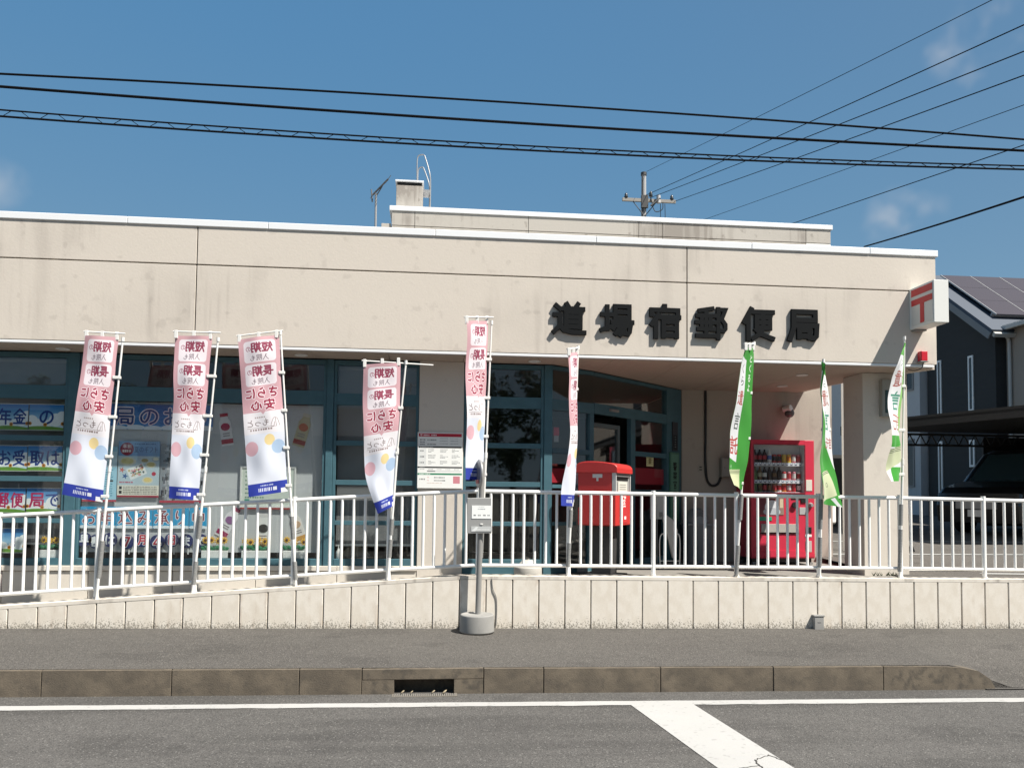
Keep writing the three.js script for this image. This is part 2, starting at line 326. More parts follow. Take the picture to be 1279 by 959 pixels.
M.upper = mapped(stucco([0.49, 0.455, 0.405], 111, 1.0), 0.92, { bumpMap: renderBump, bumpScale: 0.0006 });
M.block = mapped(stucco([0.66, 0.61, 0.535], 121, 0.15), 0.85);
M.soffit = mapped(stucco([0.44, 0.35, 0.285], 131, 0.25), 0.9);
M.coping = mat(0.80, 0.81, 0.82, 0.38, { metalness: 0.0 });
M.dark = mat(0.02, 0.02, 0.02, 0.9);
M.jointDark = mat(0.05, 0.045, 0.04, 0.95);
// retaining wall panels: speckled cement, black moss rising from the pavement in a ragged edge, rusty runs on some
M.panel = [0, 1, 2, 3, 4].map((q) => mapped(colourMap(160, 320, (u, v) => {
  const s = 200 + q * 31, n = fbm(u, v, 4, 6, s, 4), fine = fbm(u, v, 40, 80, s + 3, 2), moss = fbm(u, v, 34, 68, s + 5, 3), lump = fbm(u, v, 5, 3, s + 6, 2);
  let c = mix([0.695, 0.645, 0.57], [0.64, 0.585, 0.505], step(0.3, 0.75, n));
  if (q > 2) c = mix(c, [0.44, 0.35, 0.27], 0.5 * step(0.5, 0.75, fbm(u, v, 6, 1, s + 11, 3)) * step(0.3, 0.6, n));
  c = c.map((x) => x * (1 + 0.10 * (fine - 0.5)));
  const h = v * 0.66;                                          // metres above the pavement
  c = mix(c, [0.13, 0.115, 0.09], 0.72 * step(-0.06, 0.20, moss - 0.33 - h * (7.0 - 5.5 * lump)));
  c = mix(c, [0.28, 0.23, 0.17], 0.55 * step(0.62, 0.72, moss) * step(0.56, 0.60, h));
  return c;
}, 1, 1, false), 0.92));
M.wallCap = mapped(stucco([0.69, 0.64, 0.565], 141, 0.75), 0.9);
M.kerb = [0, 1, 2].map((q) => mapped(colourMap(512, 256, (u, v) => {
  const s = 300 + 23 * q, n = fbm(u, v, 7, 4, s, 5), m = fbm(u, v, 22, 11, s + 4, 4), g = sp(u, v, 512, s + 6) - 0.5;
  let c = mix([0.155, 0.127, 0.094], [0.105, 0.087, 0.066], step(0.2, 0.8, n));
  c = mix(c, [0.06, 0.053, 0.044], (q === 2 ? 0.75 : 0.4) * step(0.42, 0.85, m));
  return c.map((x) => x * (1 + 0.35 * g));
}, 1.1, 0.55), 0.95, { bumpMap: grainBump, bumpScale: 0.0015 }));
M.concrete = mapped(colourMap(512, 512, (u, v) => { const k = 0.27 * (1 + 0.35 * (fbm(u, v, 6, 6, 401, 5) - 0.5) + 0.12 * (sp(u, v, 512, 402) - 0.5)); return [k * 1.02, k, k * 0.95]; }, 0.9), 0.9);
M.whiteMetal = mat(0.86, 0.855, 0.83, 0.45);
M.whitePlastic = mat(0.76, 0.75, 0.72, 0.5);
M.teal = mapped(colourMap(256, 256, (u, v) => { const n = fbm(u, v, 6, 12, 501, 4) - 0.5; return [0.045 * (1 + 0.25 * n), 0.118 * (1 + 0.2 * n), 0.148 * (1 + 0.2 * n)]; }, 0.8), 0.62);
M.glass = new THREE.MeshPhysicalMaterial({ color: C(0.92, 0.94, 0.94), roughness: 0.02, transmission: 1, thickness: 0, ior: 1.5 });
M.clear = new THREE.MeshPhysicalMaterial({ color: C(0.97, 0.98, 0.98), roughness: 0.03, transmission: 1, thickness: 0, ior: 1.45 });
M.grey = mat(0.24, 0.235, 0.225, 0.55);
M.greyMetal = mat(0.34, 0.34, 0.34, 0.45, { metalness: 0.3 });
M.tape = mapped(colourMap(128, 128, (u, v) => { const k = 0.22 + 0.16 * (fbm(u, v, 3, 40, 511, 3) - 0.5) + 0.1 * (fbm(u, v, 20, 20, 512, 2) - 0.5); return [k, k, k * 0.97]; }, 0.25), 0.6);
M.black = mat(0.012, 0.013, 0.013, 0.45);
M.collar = mapped(colourMap(128, 64, (u, v) => mix([0.66, 0.64, 0.60], [0.20, 0.10, 0.045], 0.8 * step(0.5, 0.7, fbm(u, v, 8, 4, 921, 4))), 1, 1), 0.8);
M.cable = new THREE.MeshPhysicalMaterial({ color: C(0.007, 0.007, 0.008), roughness: 0.95, specularIntensity: 0.15 });
M.letter = new THREE.MeshPhysicalMaterial({ color: C(0.008, 0.009, 0.010), roughness: 0.8, specularIntensity: 0.25 });
M.red = mat(0.52, 0.034, 0.03, 0.42);
M.machineRed = mat(0.58, 0.034, 0.07, 0.36);
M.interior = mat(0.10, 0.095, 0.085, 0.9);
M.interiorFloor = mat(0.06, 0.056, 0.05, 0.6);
M.blind = mapped(colourMap(64, 256, (u, v) => { const k = 0.21 + 0.05 * (fbm(u, v, 4, 8, 531, 3) - 0.5); return [k, k * 1.0, k * 1.02]; }, 1.2), 0.8);
M.green = mat(0.05, 0.20, 0.10, 0.8);
M.yellow = mat(0.72, 0.42, 0.04, 0.8);
M.brown = mat(0.12, 0.05, 0.02, 0.8);

// ------------------------------------------------------------------ ground
const sw = (x, z) => 0.066 - 0.0056 * x - 0.02 * z;             // pavement falls towards the kerb and along the street
const rd = (x) => -0.2 - 0.0056 * x;
const top = (x) => (x < 0.35 ? 0.65 - 0.065 * (0.35 - x) : 0.65 - 0.0056 * (x - 0.35));   // top of the retaining wall
const WALLX0 = -8.1, WALLX1 = 12.3;
function sheet(xs, zs, y) {
  const p = [], uv = [], id = [];
  for (const z of zs) for (const x of xs) { p.push(x, y(x, z), z); uv.push(x, -z); }
  const n = xs.length;
  for (let j = 0; j < zs.length - 1; j++) for (let i = 0; i < n - 1; i++) { const a = j * n + i; id.push(a, a + n, a + 1, a + 1, a + n, a + n + 1); }
  const g = new THREE.BufferGeometry();
  g.setAttribute('position', new THREE.Float32BufferAttribute(p, 3)); g.setAttribute('uv', new THREE.Float32BufferAttribute(uv, 2)); g.setIndex(id); g.computeVertexNormals();
  return g.toNonIndexed();
}
const lin = (a, b, n) => Array.from({ length: n + 1 }, (_, i) => a + (b - a) * i / n);
structure('ground', sheet([-300, 300], [-300, 300], (x) => -0.75), mat(0.14, 0.13, 0.105, 0.95));
structure('road', sheet([-80, -20, 0, 20, 80], [1.7, 3, 9, 14], (x) => rd(x)), M.road);
const dip = (x, z) => { const k = step(4.9, 5.6, x), y0 = sw(x, z); const f = clamp((z - 0.25) / 1.5); return y0 + k * (Math.min(y0, rd(x) + 0.012) - y0) * f * f; };
structure('sidewalk', sheet([-60, -20, -8, ...lin(-4, 4.4, 4), ...lin(4.7, 8, 16), 12, 40], [-0.3, ...lin(0, 1.808, 12)], (x, z) => dip(x, z) + (z > 1.6 ? -0.004 * (z - 1.6) / 0.2 : 0)), M.walk);
structure('sidewalk_edge', prism([[4.6, -0.5], [8, -0.5], ...lin(8, 4.6, 24).map((x) => [x, dip(x, 1.808) - 0.005])], 1.80, 1.8075), M.walk);
structure('gutter_edge', sheet([5.25, 6, 40], [1.80, 1.86], (x) => rd(x) + 0.010), M.walk);
structure('far_sidewalk', sheet([-80, 80], [13.2, 22], (x) => rd(x) + 0.12), M.walk);
const parkY = (x, z) => (z > -1 ? 0.575 : 0.575 + 0.031 * (-1 - z));
structure('parking_lot', sheet([6.0, 9, 13, 30], [-22, -16, -9, -5, -1, -0.19], (x, z) => parkY(x, z)), M.lot);
const rampY = (x) => (x < -0.1 ? Math.min(0.575, top(x) - 0.085) : 0.575 - 0.0035 * Math.max(0, x - 1));
structure('porch_floor', sheet([...lin(-8.1, -0.2, 8), ...lin(0.2, 6.28, 6)], [-3.06, -1.5, -0.96, -0.19], (x) => rampY(x)), M.ramp);

structure('tactile_paving', sheet([2.35, 3.6], [-0.78, -0.46], (x) => rampY(x) + 0.004), mapped(colourMap(256, 256, (u, v) => { const n = fbm(u, v, 5, 5, 901, 4), k = 0.85 + 0.4 * (n - 0.5); return [0.30 * k, 0.215 * k, 0.095 * k]; }, 0.6), 0.9));

// road paint
const quad = (a, b, c, d, y) => { const g = new THREE.BufferGeometry(); const P = [a, b, c, a, c, d]; g.setAttribute('position', new THREE.Float32BufferAttribute(P.flatMap(([x, z]) => [x, y(x, z), z]), 3)); g.setAttribute('uv', new THREE.Float32BufferAttribute(P.flatMap(([x, z]) => [x, -z]), 2)); g.setAttribute('normal', new THREE.Float32BufferAttribute(P.flatMap(() => [0, 1, 0]), 3)); return g; };
{
  // ragged-edged white edge line, worn along its near side
  const p = [], n = 600;
  for (let i = 0; i < n; i++) { const x0 = -20 + 40 * i / n, x1 = -20 + 40 * (i + 1) / n, e = (x) => 2.275 + 0.004 * x + 0.03 * (fbm(x / 40 + 0.5, 0.3, 240, 3, 601, 3) - 0.5), t = (x) => 2.142 + 0.003 * x + 0.012 * (fbm(x / 40 + 0.5, 0.7, 300, 3, 605, 3) - 0.5); p.push(quad([x0, e(x0)], [x1, e(x1)], [x1, t(x1)], [x0, t(x0)], (x) => rd(x) + 0.004)); }
  structure('road_edge_line', merge(p), M.paint);
  structure('road_stop_stripe', quad([2.08, 5.42], [2.55, 5.42], [2.25, 2.272], [1.70, 2.272], (x) => rd(x) + 0.0042), M.paint);
  // cracks near the end of the stripe
  const ck = [], crack = (pts, w) => pts.slice(1).forEach((b, i) => { const a = pts[i], dx = b[0] - a[0], dz = b[1] - a[1], L = Math.hypot(dx, dz), nx = -dz / L * w, nz = dx / L * w; ck.push(quad([a[0] - nx, a[1] - nz], [a[0] + nx, a[1] + nz], [b[0] + nx, b[1] + nz], [b[0] - nx, b[1] - nz], (x) => rd(x) + 0.0075)); });
  const jag = (a, b, n, s) => lin(0, 1, n).map((t) => [a[0] + (b[0] - a[0]) * t + rr(-s, s), a[1] + (b[1] - a[1]) * t + rr(-s, s)]);
  crack(jag([2.18, 3.95], [2.20, 3.72], 8, 0.012), 0.005); crack(jag([2.20, 3.72], [2.34, 3.62], 7, 0.010), 0.003); crack(jag([2.34, 3.62], [2.44, 3.82], 8, 0.010), 0.004); crack(jag([2.02, 3.86], [2.18, 3.84], 6, 0.01), 0.003);
  structure('road_crack', merge(ck), M.jointDark);
  structure('parking_line', merge([[-5.75, 0.11], [-3.42, 0.11], [-1.35, 0.13]].map(([z, w]) => quad([6.35, z + w / 2], [20, z + w / 2], [20, z - w / 2], [6.35, z - w / 2], (x) => parkY(x, z) + 0.006))), M.lotPaint);
  structure('parking_line', merge([[7.3, 8.6, -1.02], [8.3, 9.6, -0.72]].map(([a, b, z]) => quad([a, z + 0.06], [b, z + 0.16], [b, z + 0.06], [a, z - 0.05], (x) => parkY(x, z) + 0.006))), M.lotPaint);
}
// kerb
{
  const k = thing('kerb', 'weathered brown concrete kerb between the asphalt pavement and the road, tapering at its right end', 'kerb', [0, rd(0), 1.75]);
  const J = [-8.65, -7.58, -6.51, -5.44, -4.365, -3.294, -2.227, -1.149, -0.608, 0.467, 1.009, 2.087, 3.156, 4.231];
  for (let i = 0; i < J.length - 1; i++) {
    const a = J[i] + 0.0025, b = J[i + 1] - 0.0025, m = (a + b) / 2, h = sw(m, 1.75) - 0.008, l = rd(m) - 0.1;
    if (i === 8) {
      part(k, 'inlet_stone', [box(a, b, rd(m) + 0.125, h, 1.655, 1.835, 0.008), box(a, -0.325, l, rd(m) + 0.125, 1.655, 1.835), box(0.206, b, l, rd(m) + 0.125, 1.655, 1.835), box(-0.4, 0.3, l, rd(m) + 0.13, 1.60, 1.652)], M.kerb[2], 'darker kerb stone with a drain opening');
    } else { const g = box(a, b, l, h, 1.655, 1.835 + rr(-0.002, 0.003), 0.007), q = g.attributes.position; for (let v = 0; v < q.count; v++) q.setY(v, q.getY(v) - 0.0056 * (q.getX(v) - m)); part(k, 'kerb_stone', g, M.kerb[i % 2]); }
  }
  const e = 4.236, ht = sw(e, 1.75) - 0.012;
  part(k, 'kerb_end_stone', prism([[e, -0.33], [5.36, -0.33], [5.35, -0.215], [5.30, -0.13], [5.18, -0.055], [5.02, -0.022], [4.78, ht - 0.004], [e, ht + 0.003]], 1.655, 1.835), M.kerb[2], 'end stone rounded down to the road');
}
{
  const t = thing('drain_grate', 'rusty steel grate in front of the dark kerb drain opening', 'grate', [-0.06, rd(0), 1.88]);
  const y = rd(-0.05);
  part(t, 'frame', [box(-0.34, 0.23, y - 0.02, y + 0.006, 1.925, 1.94), box(-0.34, -0.325, y - 0.02, y + 0.006, 1.84, 1.925), box(0.215, 0.23, y - 0.02, y + 0.006, 1.84, 1.925)], mat(0.22, 0.2, 0.17, 0.7, { metalness: 0.4 }));
  part(t, 'bar', Array.from({ length: 30 }, (_, i) => box(-0.318 + i * 0.0181, -0.309 + i * 0.0181, y - 0.02, y + 0.005, 1.84, 1.9255)), mat(0.30, 0.28, 0.25, 0.6, { metalness: 0.4 })).userData.kind = 'stuff';
}
for (const [x, z, s] of [[-0.25, 1.846, 1], [-0.17, 1.85, 0.8], [0.02, 1.845, 1], [0.12, 1.85, 1.2]]) {
  const t = thing('dead_leaf', { '-0.25': 'dry leaf at the left end of the kerb drain opening', '-0.17': 'small dry leaf second from the left in the kerb drain opening', 0.02: 'pale dry leaf near the middle of the kerb drain opening', 0.12: 'largest dry leaf, at the right end of the kerb drain opening' }[x], 'leaf', [x, rd(x), z]);
  const g = new THREE.SphereGeometry(0.022 * s, 8, 5); g.scale(1, 0.3, 0.6); g.rotateZ(0.7); g.translate(x, rd(x) + 0.022, z); part(t, 'blade', g, mat(0.40, 0.33, 0.22, 0.9));
}

// ------------------------------------------------------------------ retaining wall
{
  const t = thing('retaining_wall', 'low cream retaining wall of upright panels along the pavement, rising with the ramp on the left', 'wall', [0, 0, -0.1]);
  part(t, 'core', prism([[WALLX0, -0.3], [WALLX1, -0.3], [WALLX1, top(WALLX1) - 0.04], [0.35, 0.61], [WALLX0, top(WALLX0) - 0.04]], -0.2, -0.014), M.jointDark);
  part(t, 'cap', prism([[WALLX0, top(WALLX0) - 0.036], [0.35, 0.614], [WALLX1, top(WALLX1) - 0.036], [WALLX1, top(WALLX1)], [0.35, 0.65], [WALLX0, top(WALLX0)]], -0.205, 0.002), M.wallCap);
  const bevel = 0.006;
  for (let i = -37; i < 41; i++) {
    const a = 0.3 * i + 0.001 + 0.005, b = 0.3 * (i + 1) + 0.001 - 0.005;
    if (a < WALLX0 || b > WALLX1) continue;
    const ya = top(a) - 0.0365, yb = top(b) - 0.0365, y0 = -0.12, f = rr(-0.0015, 0.0015);
    const P = [[a, y0], [b, y0], [b, yb], [a, ya]], I = [[a + bevel, y0], [b - bevel, y0], [b - bevel, yb - 0.003], [a + bevel, ya - 0.003]], p = [], uv = [];
    const put = (q, z) => { p.push(q[0], q[1], z); uv.push((q[0] - a) / (b - a), (q[1] - sw(q[0], 0)) / 0.66); };
    const face = (A, za, B, zb, D, zd, E, ze) => { put(A, za); put(B, zb); put(D, zd); put(A, za); put(D, zd); put(E, ze); };
    face(I[0], f, I[1], f, I[2], f, I[3], f);
    for (let k = 0; k < 4; k++) { const n = (k + 1) % 4; face(P[k], -bevel, P[n], -bevel, I[n], f, I[k], f); face(P[k], -0.013, P[n], -0.013, P[n], -bevel, P[k], -bevel); }
    const g = new THREE.BufferGeometry(); g.setAttribute('position', new THREE.Float32BufferAttribute(p, 3)); g.setAttribute('uv', new THREE.Float32BufferAttribute(uv, 2)); g.computeVertexNormals();
    part(t, 'panel', g, M.panel[R() < 0.22 ? 3 + Math.floor(R() * 2) : Math.floor(R() * 3)]);
  }
}

// ------------------------------------------------------------------ railing
const POSTS = [-7.73, -6.7, -5.685, -4.666, -3.643, -2.613, -1.551, -0.499, 0.512, 1.556, 2.556, 3.558, 4.57, 5.595, 6.671, 7.73, 8.77, 9.8, 10.85];
{
  const t = thing('guard_railing', 'white painted steel pipe railing with upright bars on the retaining wall', 'railing', [0, 0, -0.1]);
  const post = new THREE.CylinderGeometry(0.026, 0.026, 1.01, 12); post.translate(0, 0.49, 0);
  const collar = new THREE.CylinderGeometry(0.031, 0.036, 0.022, 12); collar.translate(0, 0.01, 0);
  const bar = new THREE.CylinderGeometry(0.0165, 0.0165, 0.84, 8); bar.translate(0, 0.535, 0);
  const rt = (x) => top(x) + 0.955 - 0.006 * Math.max(0, x - 5.6), rb = (x) => top(x) + 0.113 - 0.006 * Math.max(0, x - 5.6);
  POSTS.forEach((x, i) => {
    piece(t, 'post', post, M.whiteMetal, x, top(x), -0.1); piece(t, 'post_collar', collar, M.collar, x, top(x), -0.1);
    const n = POSTS[i + 1]; if (n === undefined) return;
    part(t, 'top_rail', rod([x, rt(x), -0.1], [n, rt(n), -0.1], 0.0225, 12), M.whiteMetal);
    part(t, 'bottom_rail', rod([x, rb(x), -0.1], [n, rb(n), -0.1], 0.02, 10), M.whiteMetal);
    const d = (n - x - 0.28) / 6;
    for (let k = 0; k < 7; k++) { const bx = x + 0.14 + k * d; piece(t, 'baluster', bar, M.whiteMetal, bx, rt(bx) - 0.955, -0.1); }
  });
}

// ------------------------------------------------------------------ post office
const PO = thing('post_office', 'long low cream post office with a deep fascia, teal window frames and a recessed porch', 'building', [0, 0.57, -1]);
const XL = -12;
// fascia panels in two courses
{
  const jx = [XL, -8.66, -2.793, 3.074, 6.334];
  for (let i = 0; i < 4; i++) for (const [a, b] of [[3.272, 4.197], [4.211, 4.668]])
    part(PO, 'fascia_panel', box(jx[i] + 0.006, jx[i + 1] - (i === 3 ? 0 : 0.006), a, b, -0.6, -0.45, 0.005), M.fascia);
  part(PO, 'fascia_backing', box(XL, 6.3, 3.28, 4.655, -0.66, -0.475), M.jointDark);
  const cx = [XL, -9.5, -7.5, -5.54, -3.58, -1.99, -0.03, 1.93, 3.9, 5.45, 6.365];
  for (let i = 0; i < cx.length - 1; i++) part(PO, 'coping', box(cx[i] + 0.0015, cx[i + 1] - 0.0015, 4.655, 4.737, -0.78, -0.434, 0.008), M.coping);
  part(PO, 'drip_edge', [box(XL, 6.30, 3.236, 3.266, -0.53, -0.452, 0.004), box(XL, 6.31, 3.262, 3.276, -0.53, -0.475)], M.coping);
}
// soffit, in strips that follow the canopy's skewed right end
{
  const poly = [[XL, -0.5], [6.33, -0.5], [5.84, -1.85], [5.72, -2.83], [5.72, -3.05], [3.82, -3.05], [2.11, -1.40], [1.48, -0.95], [XL, -0.95]];
  const clip = (P, x, keep) => { const o = []; P.forEach((a, i) => { const b = P[(i + 1) % P.length], ia = keep * (a[0] - x) >= 0, ib = keep * (b[0] - x) >= 0; if (ia) o.push(a); if (ia !== ib) { const t = (x - a[0]) / (b[0] - a[0]); o.push([x, a[1] + (b[1] - a[1]) * t]); } }); return o; };
  for (let k = -17; k < 4; k++) {
    const a = 3.07 + 0.91 * k + 0.003, b = a + 0.904, q = clip(clip(poly, a, 1), b, -1);
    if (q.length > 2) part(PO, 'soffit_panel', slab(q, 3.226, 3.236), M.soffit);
  }
  part(PO, 'canopy_side', [[6.33, -0.6], [5.84, -1.85], [5.72, -2.83], [5.72, -3.05]].slice(0, 3).map((a, i, s) => { const b = [[5.84, -1.85], [5.72, -2.83], [5.72, -3.05]][i]; return prism([[0, 3.238], [Math.hypot(b[0] - a[0], b[1] - a[1]), 3.238], [Math.hypot(b[0] - a[0], b[1] - a[1]), 4.65], [0, 4.65]], -0.1, 0).rotateY(Math.atan2(-(b[1] - a[1]), b[0] - a[0]) + Math.PI).translate(b[0], 0, b[1]); }), M.fascia);
  part(PO, 'roof_deck', slab([[XL, -0.66], [6.2, -0.66], [5.75, -1.85], [5.65, -3.05], [6.28, -3.05], [6.28, -9], [XL, -9]], 4.5, 4.6), M.concrete);
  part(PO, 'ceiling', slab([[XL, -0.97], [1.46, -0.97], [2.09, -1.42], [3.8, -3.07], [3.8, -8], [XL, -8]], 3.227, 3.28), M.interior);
  part(PO, 'slab_filler', slab([[XL, -0.9], [6.1, -0.9], [5.7, -1.85], [5.6, -3.05], [6.28, -3.1], [6.28, -8.9], [XL, -8.9]], 3.29, 3.4), M.concrete);
}
// walls
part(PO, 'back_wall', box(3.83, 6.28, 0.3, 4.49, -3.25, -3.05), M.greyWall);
part(PO, 'rear_block', [box(3.83, 3.95, 0.3, 3.28, -8, -3.26), box(6.16, 6.28, 0.3, 4.49, -9, -3.26), box(XL, 6.28, 0.2, 4.49, -9, -8.1), box(XL - 0.15, XL, 0.2, 4.49, -9, -0.7)], M.wall);
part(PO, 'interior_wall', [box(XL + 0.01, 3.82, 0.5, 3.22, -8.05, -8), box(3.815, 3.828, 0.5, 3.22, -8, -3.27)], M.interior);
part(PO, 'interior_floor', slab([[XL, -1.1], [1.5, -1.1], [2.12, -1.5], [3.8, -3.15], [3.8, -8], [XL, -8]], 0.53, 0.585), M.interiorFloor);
part(PO, 'pier', box(-0.2, 0.357, 0.2, 3.225, -1.15, -0.935, 0.006), M.wall);
part(PO, 'column', box(5.62, 6.24, 0.35, 3.224, -1.46, -0.95, 0.008), M.wall);
// low wall under the windows: blocks with open joints, and a cap course
{
  part(PO, 'low_wall_core', box(XL, -0.2, 0, 0.66, -1.2, -0.965), M.jointDark);
  for (let i = 0; i < 12; i++) {
    const b = -0.2 - i * 0.97, a = b - 0.97;
    part(PO, 'low_wall_block', box(a + 0.004, b - 0.004, -0.1, 0.606, -1.1, -0.945, 0.004), M.block);
    part(PO, 'low_wall_cap', box(a + 0.002, b - 0.002, 0.612, 0.672, -1.1, -0.925, 0.005), M.block);
  }
}
// windows: frame with muntins, one pane per light
function paneIn(f, x0, x1, y0, y1, z, glass = M.glass) { part(f, 'pane', box(x0, x1, y0, y1, z - 0.006, z), glass); }
function windowBay(x0, x1, bars, z = -0.95, tops = 3.21) {      // bars: [y0, y1] of the horizontal members, from the top down
  const m = [box(x0, x0 + 0.035, 0.674, tops, z - 0.08, z - 0.012, 0.003), box(x1 - 0.035, x1, 0.674, tops, z - 0.08, z - 0.012, 0.003), box(x0 + 0.035, x1 - 0.035, tops - 0.055, tops, z - 0.08, z - 0.014), box(x0 + 0.035, x1 - 0.035, 0.674, 0.755, z - 0.085, z - 0.006, 0.004)];
  for (const [a, b] of bars) m.push(box(x0 + 0.035, x1 - 0.035, a, b, z - 0.075, z - 0.016, 0.003));
  const f = part(PO, 'window', m, M.teal), ys = [tops - 0.055, ...bars.flatMap(([a, b]) => [b, a]), 0.755];
  for (let i = 0; i < ys.length; i += 2) paneIn(f, x0 + 0.033, x1 - 0.033, ys[i + 1] - 0.002, ys[i] + 0.002, z - 0.05);
  return f;
}
const BARS = [[2.655, 2.80], [2.152, 2.215], [1.665, 1.727], [1.172, 1.226]];
windowBay(-7.4, -4.39, [[2.655, 2.82], ...BARS.slice(1)]);
windowBay(-4.262, -1.342, [[2.655, 2.825]]);
windowBay(-1.25, -0.203, BARS);
windowBay(0.36, 1.375, BARS);
for (const [a, b] of [[-4.385, -4.266], [-1.339, -1.253], [1.378, 1.482]]) part(PO, 'mullion', box(a, b, b > 0 ? 0.56 : 0.674, 3.215, -1.05, -0.945, 0.004), M.teal);
part(PO, 'frame_sill', box(0.36, 1.376, 0.56, 0.672, -1.05, -0.96), M.teal);
// porch glazing in two facets, with the sliding door where they meet the lobby
{
  const facet = (A, B) => { const L = Math.hypot(B[0] - A[0], B[1] - A[1]), a = Math.atan2(-(B[1] - A[1]), B[0] - A[0]); return { L, place: (g) => g.rotateY(a).translate(A[0], 0, A[1]) }; };
  const f1 = facet([1.482, -0.97], [2.11, -1.40]), f2 = facet([2.11, -1.40], [3.82, -3.05]);
  const w = (f, s0, s1, y0, y1, d0 = -0.07, d1 = 0) => f.place(box(s0, s1, y0, y1, d0, d1, 0.003));
  const F1 = part(PO, 'porch_window', [w(f1, 0, f1.L, 2.65, 2.79), w(f1, 0.01, f1.L - 0.08, 2.10, 2.165), w(f1, 0.01, f1.L - 0.08, 1.655, 1.70), w(f1, 0.01, 0.44, 1.18, 1.225), w(f1, 0, f1.L, 0.56, 0.66), w(f1, f1.L - 0.08, f1.L, 0.66, 2.65), w(f1, 0, f1.L, 3.17, 3.215)], M.teal);
  part(F1, 'pane', w(f1, 0, f1.L, 2.79, 3.17, -0.042, -0.036), M.glass);
  part(F1, 'pane', w(f1, 0, f1.L - 0.08, 0.66, 2.65, -0.042, -0.036), M.glass);
  part(F1, 'safety_band', w(f1, 0.012, f1.L - 0.09, 1.725, 1.91, -0.05, -0.046), mat(0.42, 0.02, 0.035, 0.6), 'red band across the glass');
  const F2 = part(PO, 'porch_window', [w(f2, 0.01, f2.L, 2.66, 2.80), w(f2, 1.04, 1.93, 2.135, 2.205), w(f2, 1.04, 1.93, 1.60, 1.655), w(f2, 0.92, 1.04, 0.585, 2.66), w(f2, 1.93, f2.L, 0.585, 3.215, -0.09, 0.004), w(f2, 1.04, 1.93, 0.585, 0.67), w(f2, 0.01, f2.L, 3.17, 3.213)], M.teal);
  part(F2, 'pane', w(f2, 0.01, 1.93, 2.80, 3.17, -0.042, -0.036), M.glass);
  part(F2, 'pane', w(f2, 1.04, 1.93, 0.67, 2.66, -0.042, -0.036), M.glass);
  part(F2, 'safety_band', w(f2, 1.06, 1.92, 1.735, 1.97, -0.05, -0.046), mat(0.42, 0.02, 0.035, 0.6), 'red band across the glass');
  const D = part(PO, 'sliding_door', [w(f2, 0.02, 0.085, 0.6, 2.55, -0.13, -0.08), w(f2, 0.70, 0.76, 0.6, 2.55, -0.13, -0.08), w(f2, 0.085, 0.70, 2.49, 2.55, -0.13, -0.08), w(f2, 0.085, 0.70, 0.6, 0.70, -0.13, -0.08)], mat(0.10, 0.12, 0.12, 0.4, { metalness: 0.5 }));
  part(D, 'pane', w(f2, 0.083, 0.702, 0.70, 2.49, -0.108, -0.102), M.glass);
  part(F2, 'door_sensor', w(f2, 0.36, 0.56, 2.715, 2.75, 0, 0.035), M.grey);
  const tn = thing('window_notice', 'small yellowed paper notice on the porch glass right of the red post box', 'notice', [0, 0, 0]);
  part(tn, 'sheet', f2.place(plate(1.40, 1.60, 2.0, 2.15, -0.0345, 0.002)), new THREE.MeshStandardMaterial({ roughness: 0.8, map: print(96, 72, (g, a, b) => { g.fillStyle = '#d9cf9a'; g.fillRect(0, 0, a, b); g.fillStyle = '#8d8256'; g.fillRect(30, 12, 36, 40); for (let i = 0; i < 4; i++) scribble(g, 10, 10 + i * 14, 76, 4, '#6d6642'); }) }));
  const sg = thing('police_sign', 'tall green board with vertical black writing at the right end of the porch glass', 'sign', [3.5, 1.2, -2.7]);
  part(sg, 'board', f2.place(box(1.99, 2.27, 1.18, 2.235, 0.006, 0.028, 0.003)), mat(0.05, 0.15, 0.105, 0.6));
  part(sg, 'lettering', f2.place(plate(2.0, 2.26, 1.19, 2.225, 0.0315, 0.003)), new THREE.MeshStandardMaterial({ roughness: 0.7, map: print(128, 512, (g, a, b) => { g.fillStyle = '#64907b'; g.fillRect(0, 0, a, b); g.strokeStyle = '#3f6653'; g.lineWidth = 4; g.strokeRect(6, 6, a - 12, b - 12); column(g, '警察官立寄所', 36, 70, 58, 62, 8, 11, '#0a0f0d'); }) }));
  const p2 = thing('door_plate', 'dark plaque with pale writing above the green board beside the porch glass', 'sign', [3.5, 2.25, -2.7]);
  part(p2, 'board', f2.place(box(2.08, 2.24, 2.26, 2.70, 0.006, 0.02, 0.002)), mat(0.03, 0.035, 0.04, 0.6));
  part(p2, 'lettering', f2.place(plate(2.10, 2.22, 2.28, 2.5, 0.0235, 0.003)), new THREE.MeshStandardMaterial({ roughness: 0.7, map: print(64, 128, (g, a, b) => { g.fillStyle = '#15191b'; g.fillRect(0, 0, a, b); for (let i = 0; i < 5; i++) scribble(g, 20, 12 + i * 22, 24, 10, '#7d8486', 3); }) }));
}
// things inside the lobby that show through the glass
{
  const t = thing('service_counter', 'dark service counter inside behind the porch glass', 'counter', [0.5, 0.585, -4.6]);
  part(t, 'top', box(-2.5, 2.6, 1.55, 1.6, -4.9, -4.3, 0.01), mat(0.22, 0.17, 0.12, 0.5)); part(t, 'front', box(-2.45, 2.55, 0.585, 1.55, -4.8, -4.4), mat(0.16, 0.13, 0.1, 0.7));
  const s = thing('red_notice', 'small red and white notice hanging inside beside the teal mullion', 'notice', [1.56, 2.2, -1.15]);
  part(s, 'sheet', box(1.525, 1.595, 2.33, 2.44, -1.12, -1.115), mat(0.45, 0.02, 0.05, 0.7)); part(s, 'strip', box(1.53, 1.59, 2.25, 2.33, -1.121, -1.116), mat(0.35, 0.35, 0.34, 0.7));
}
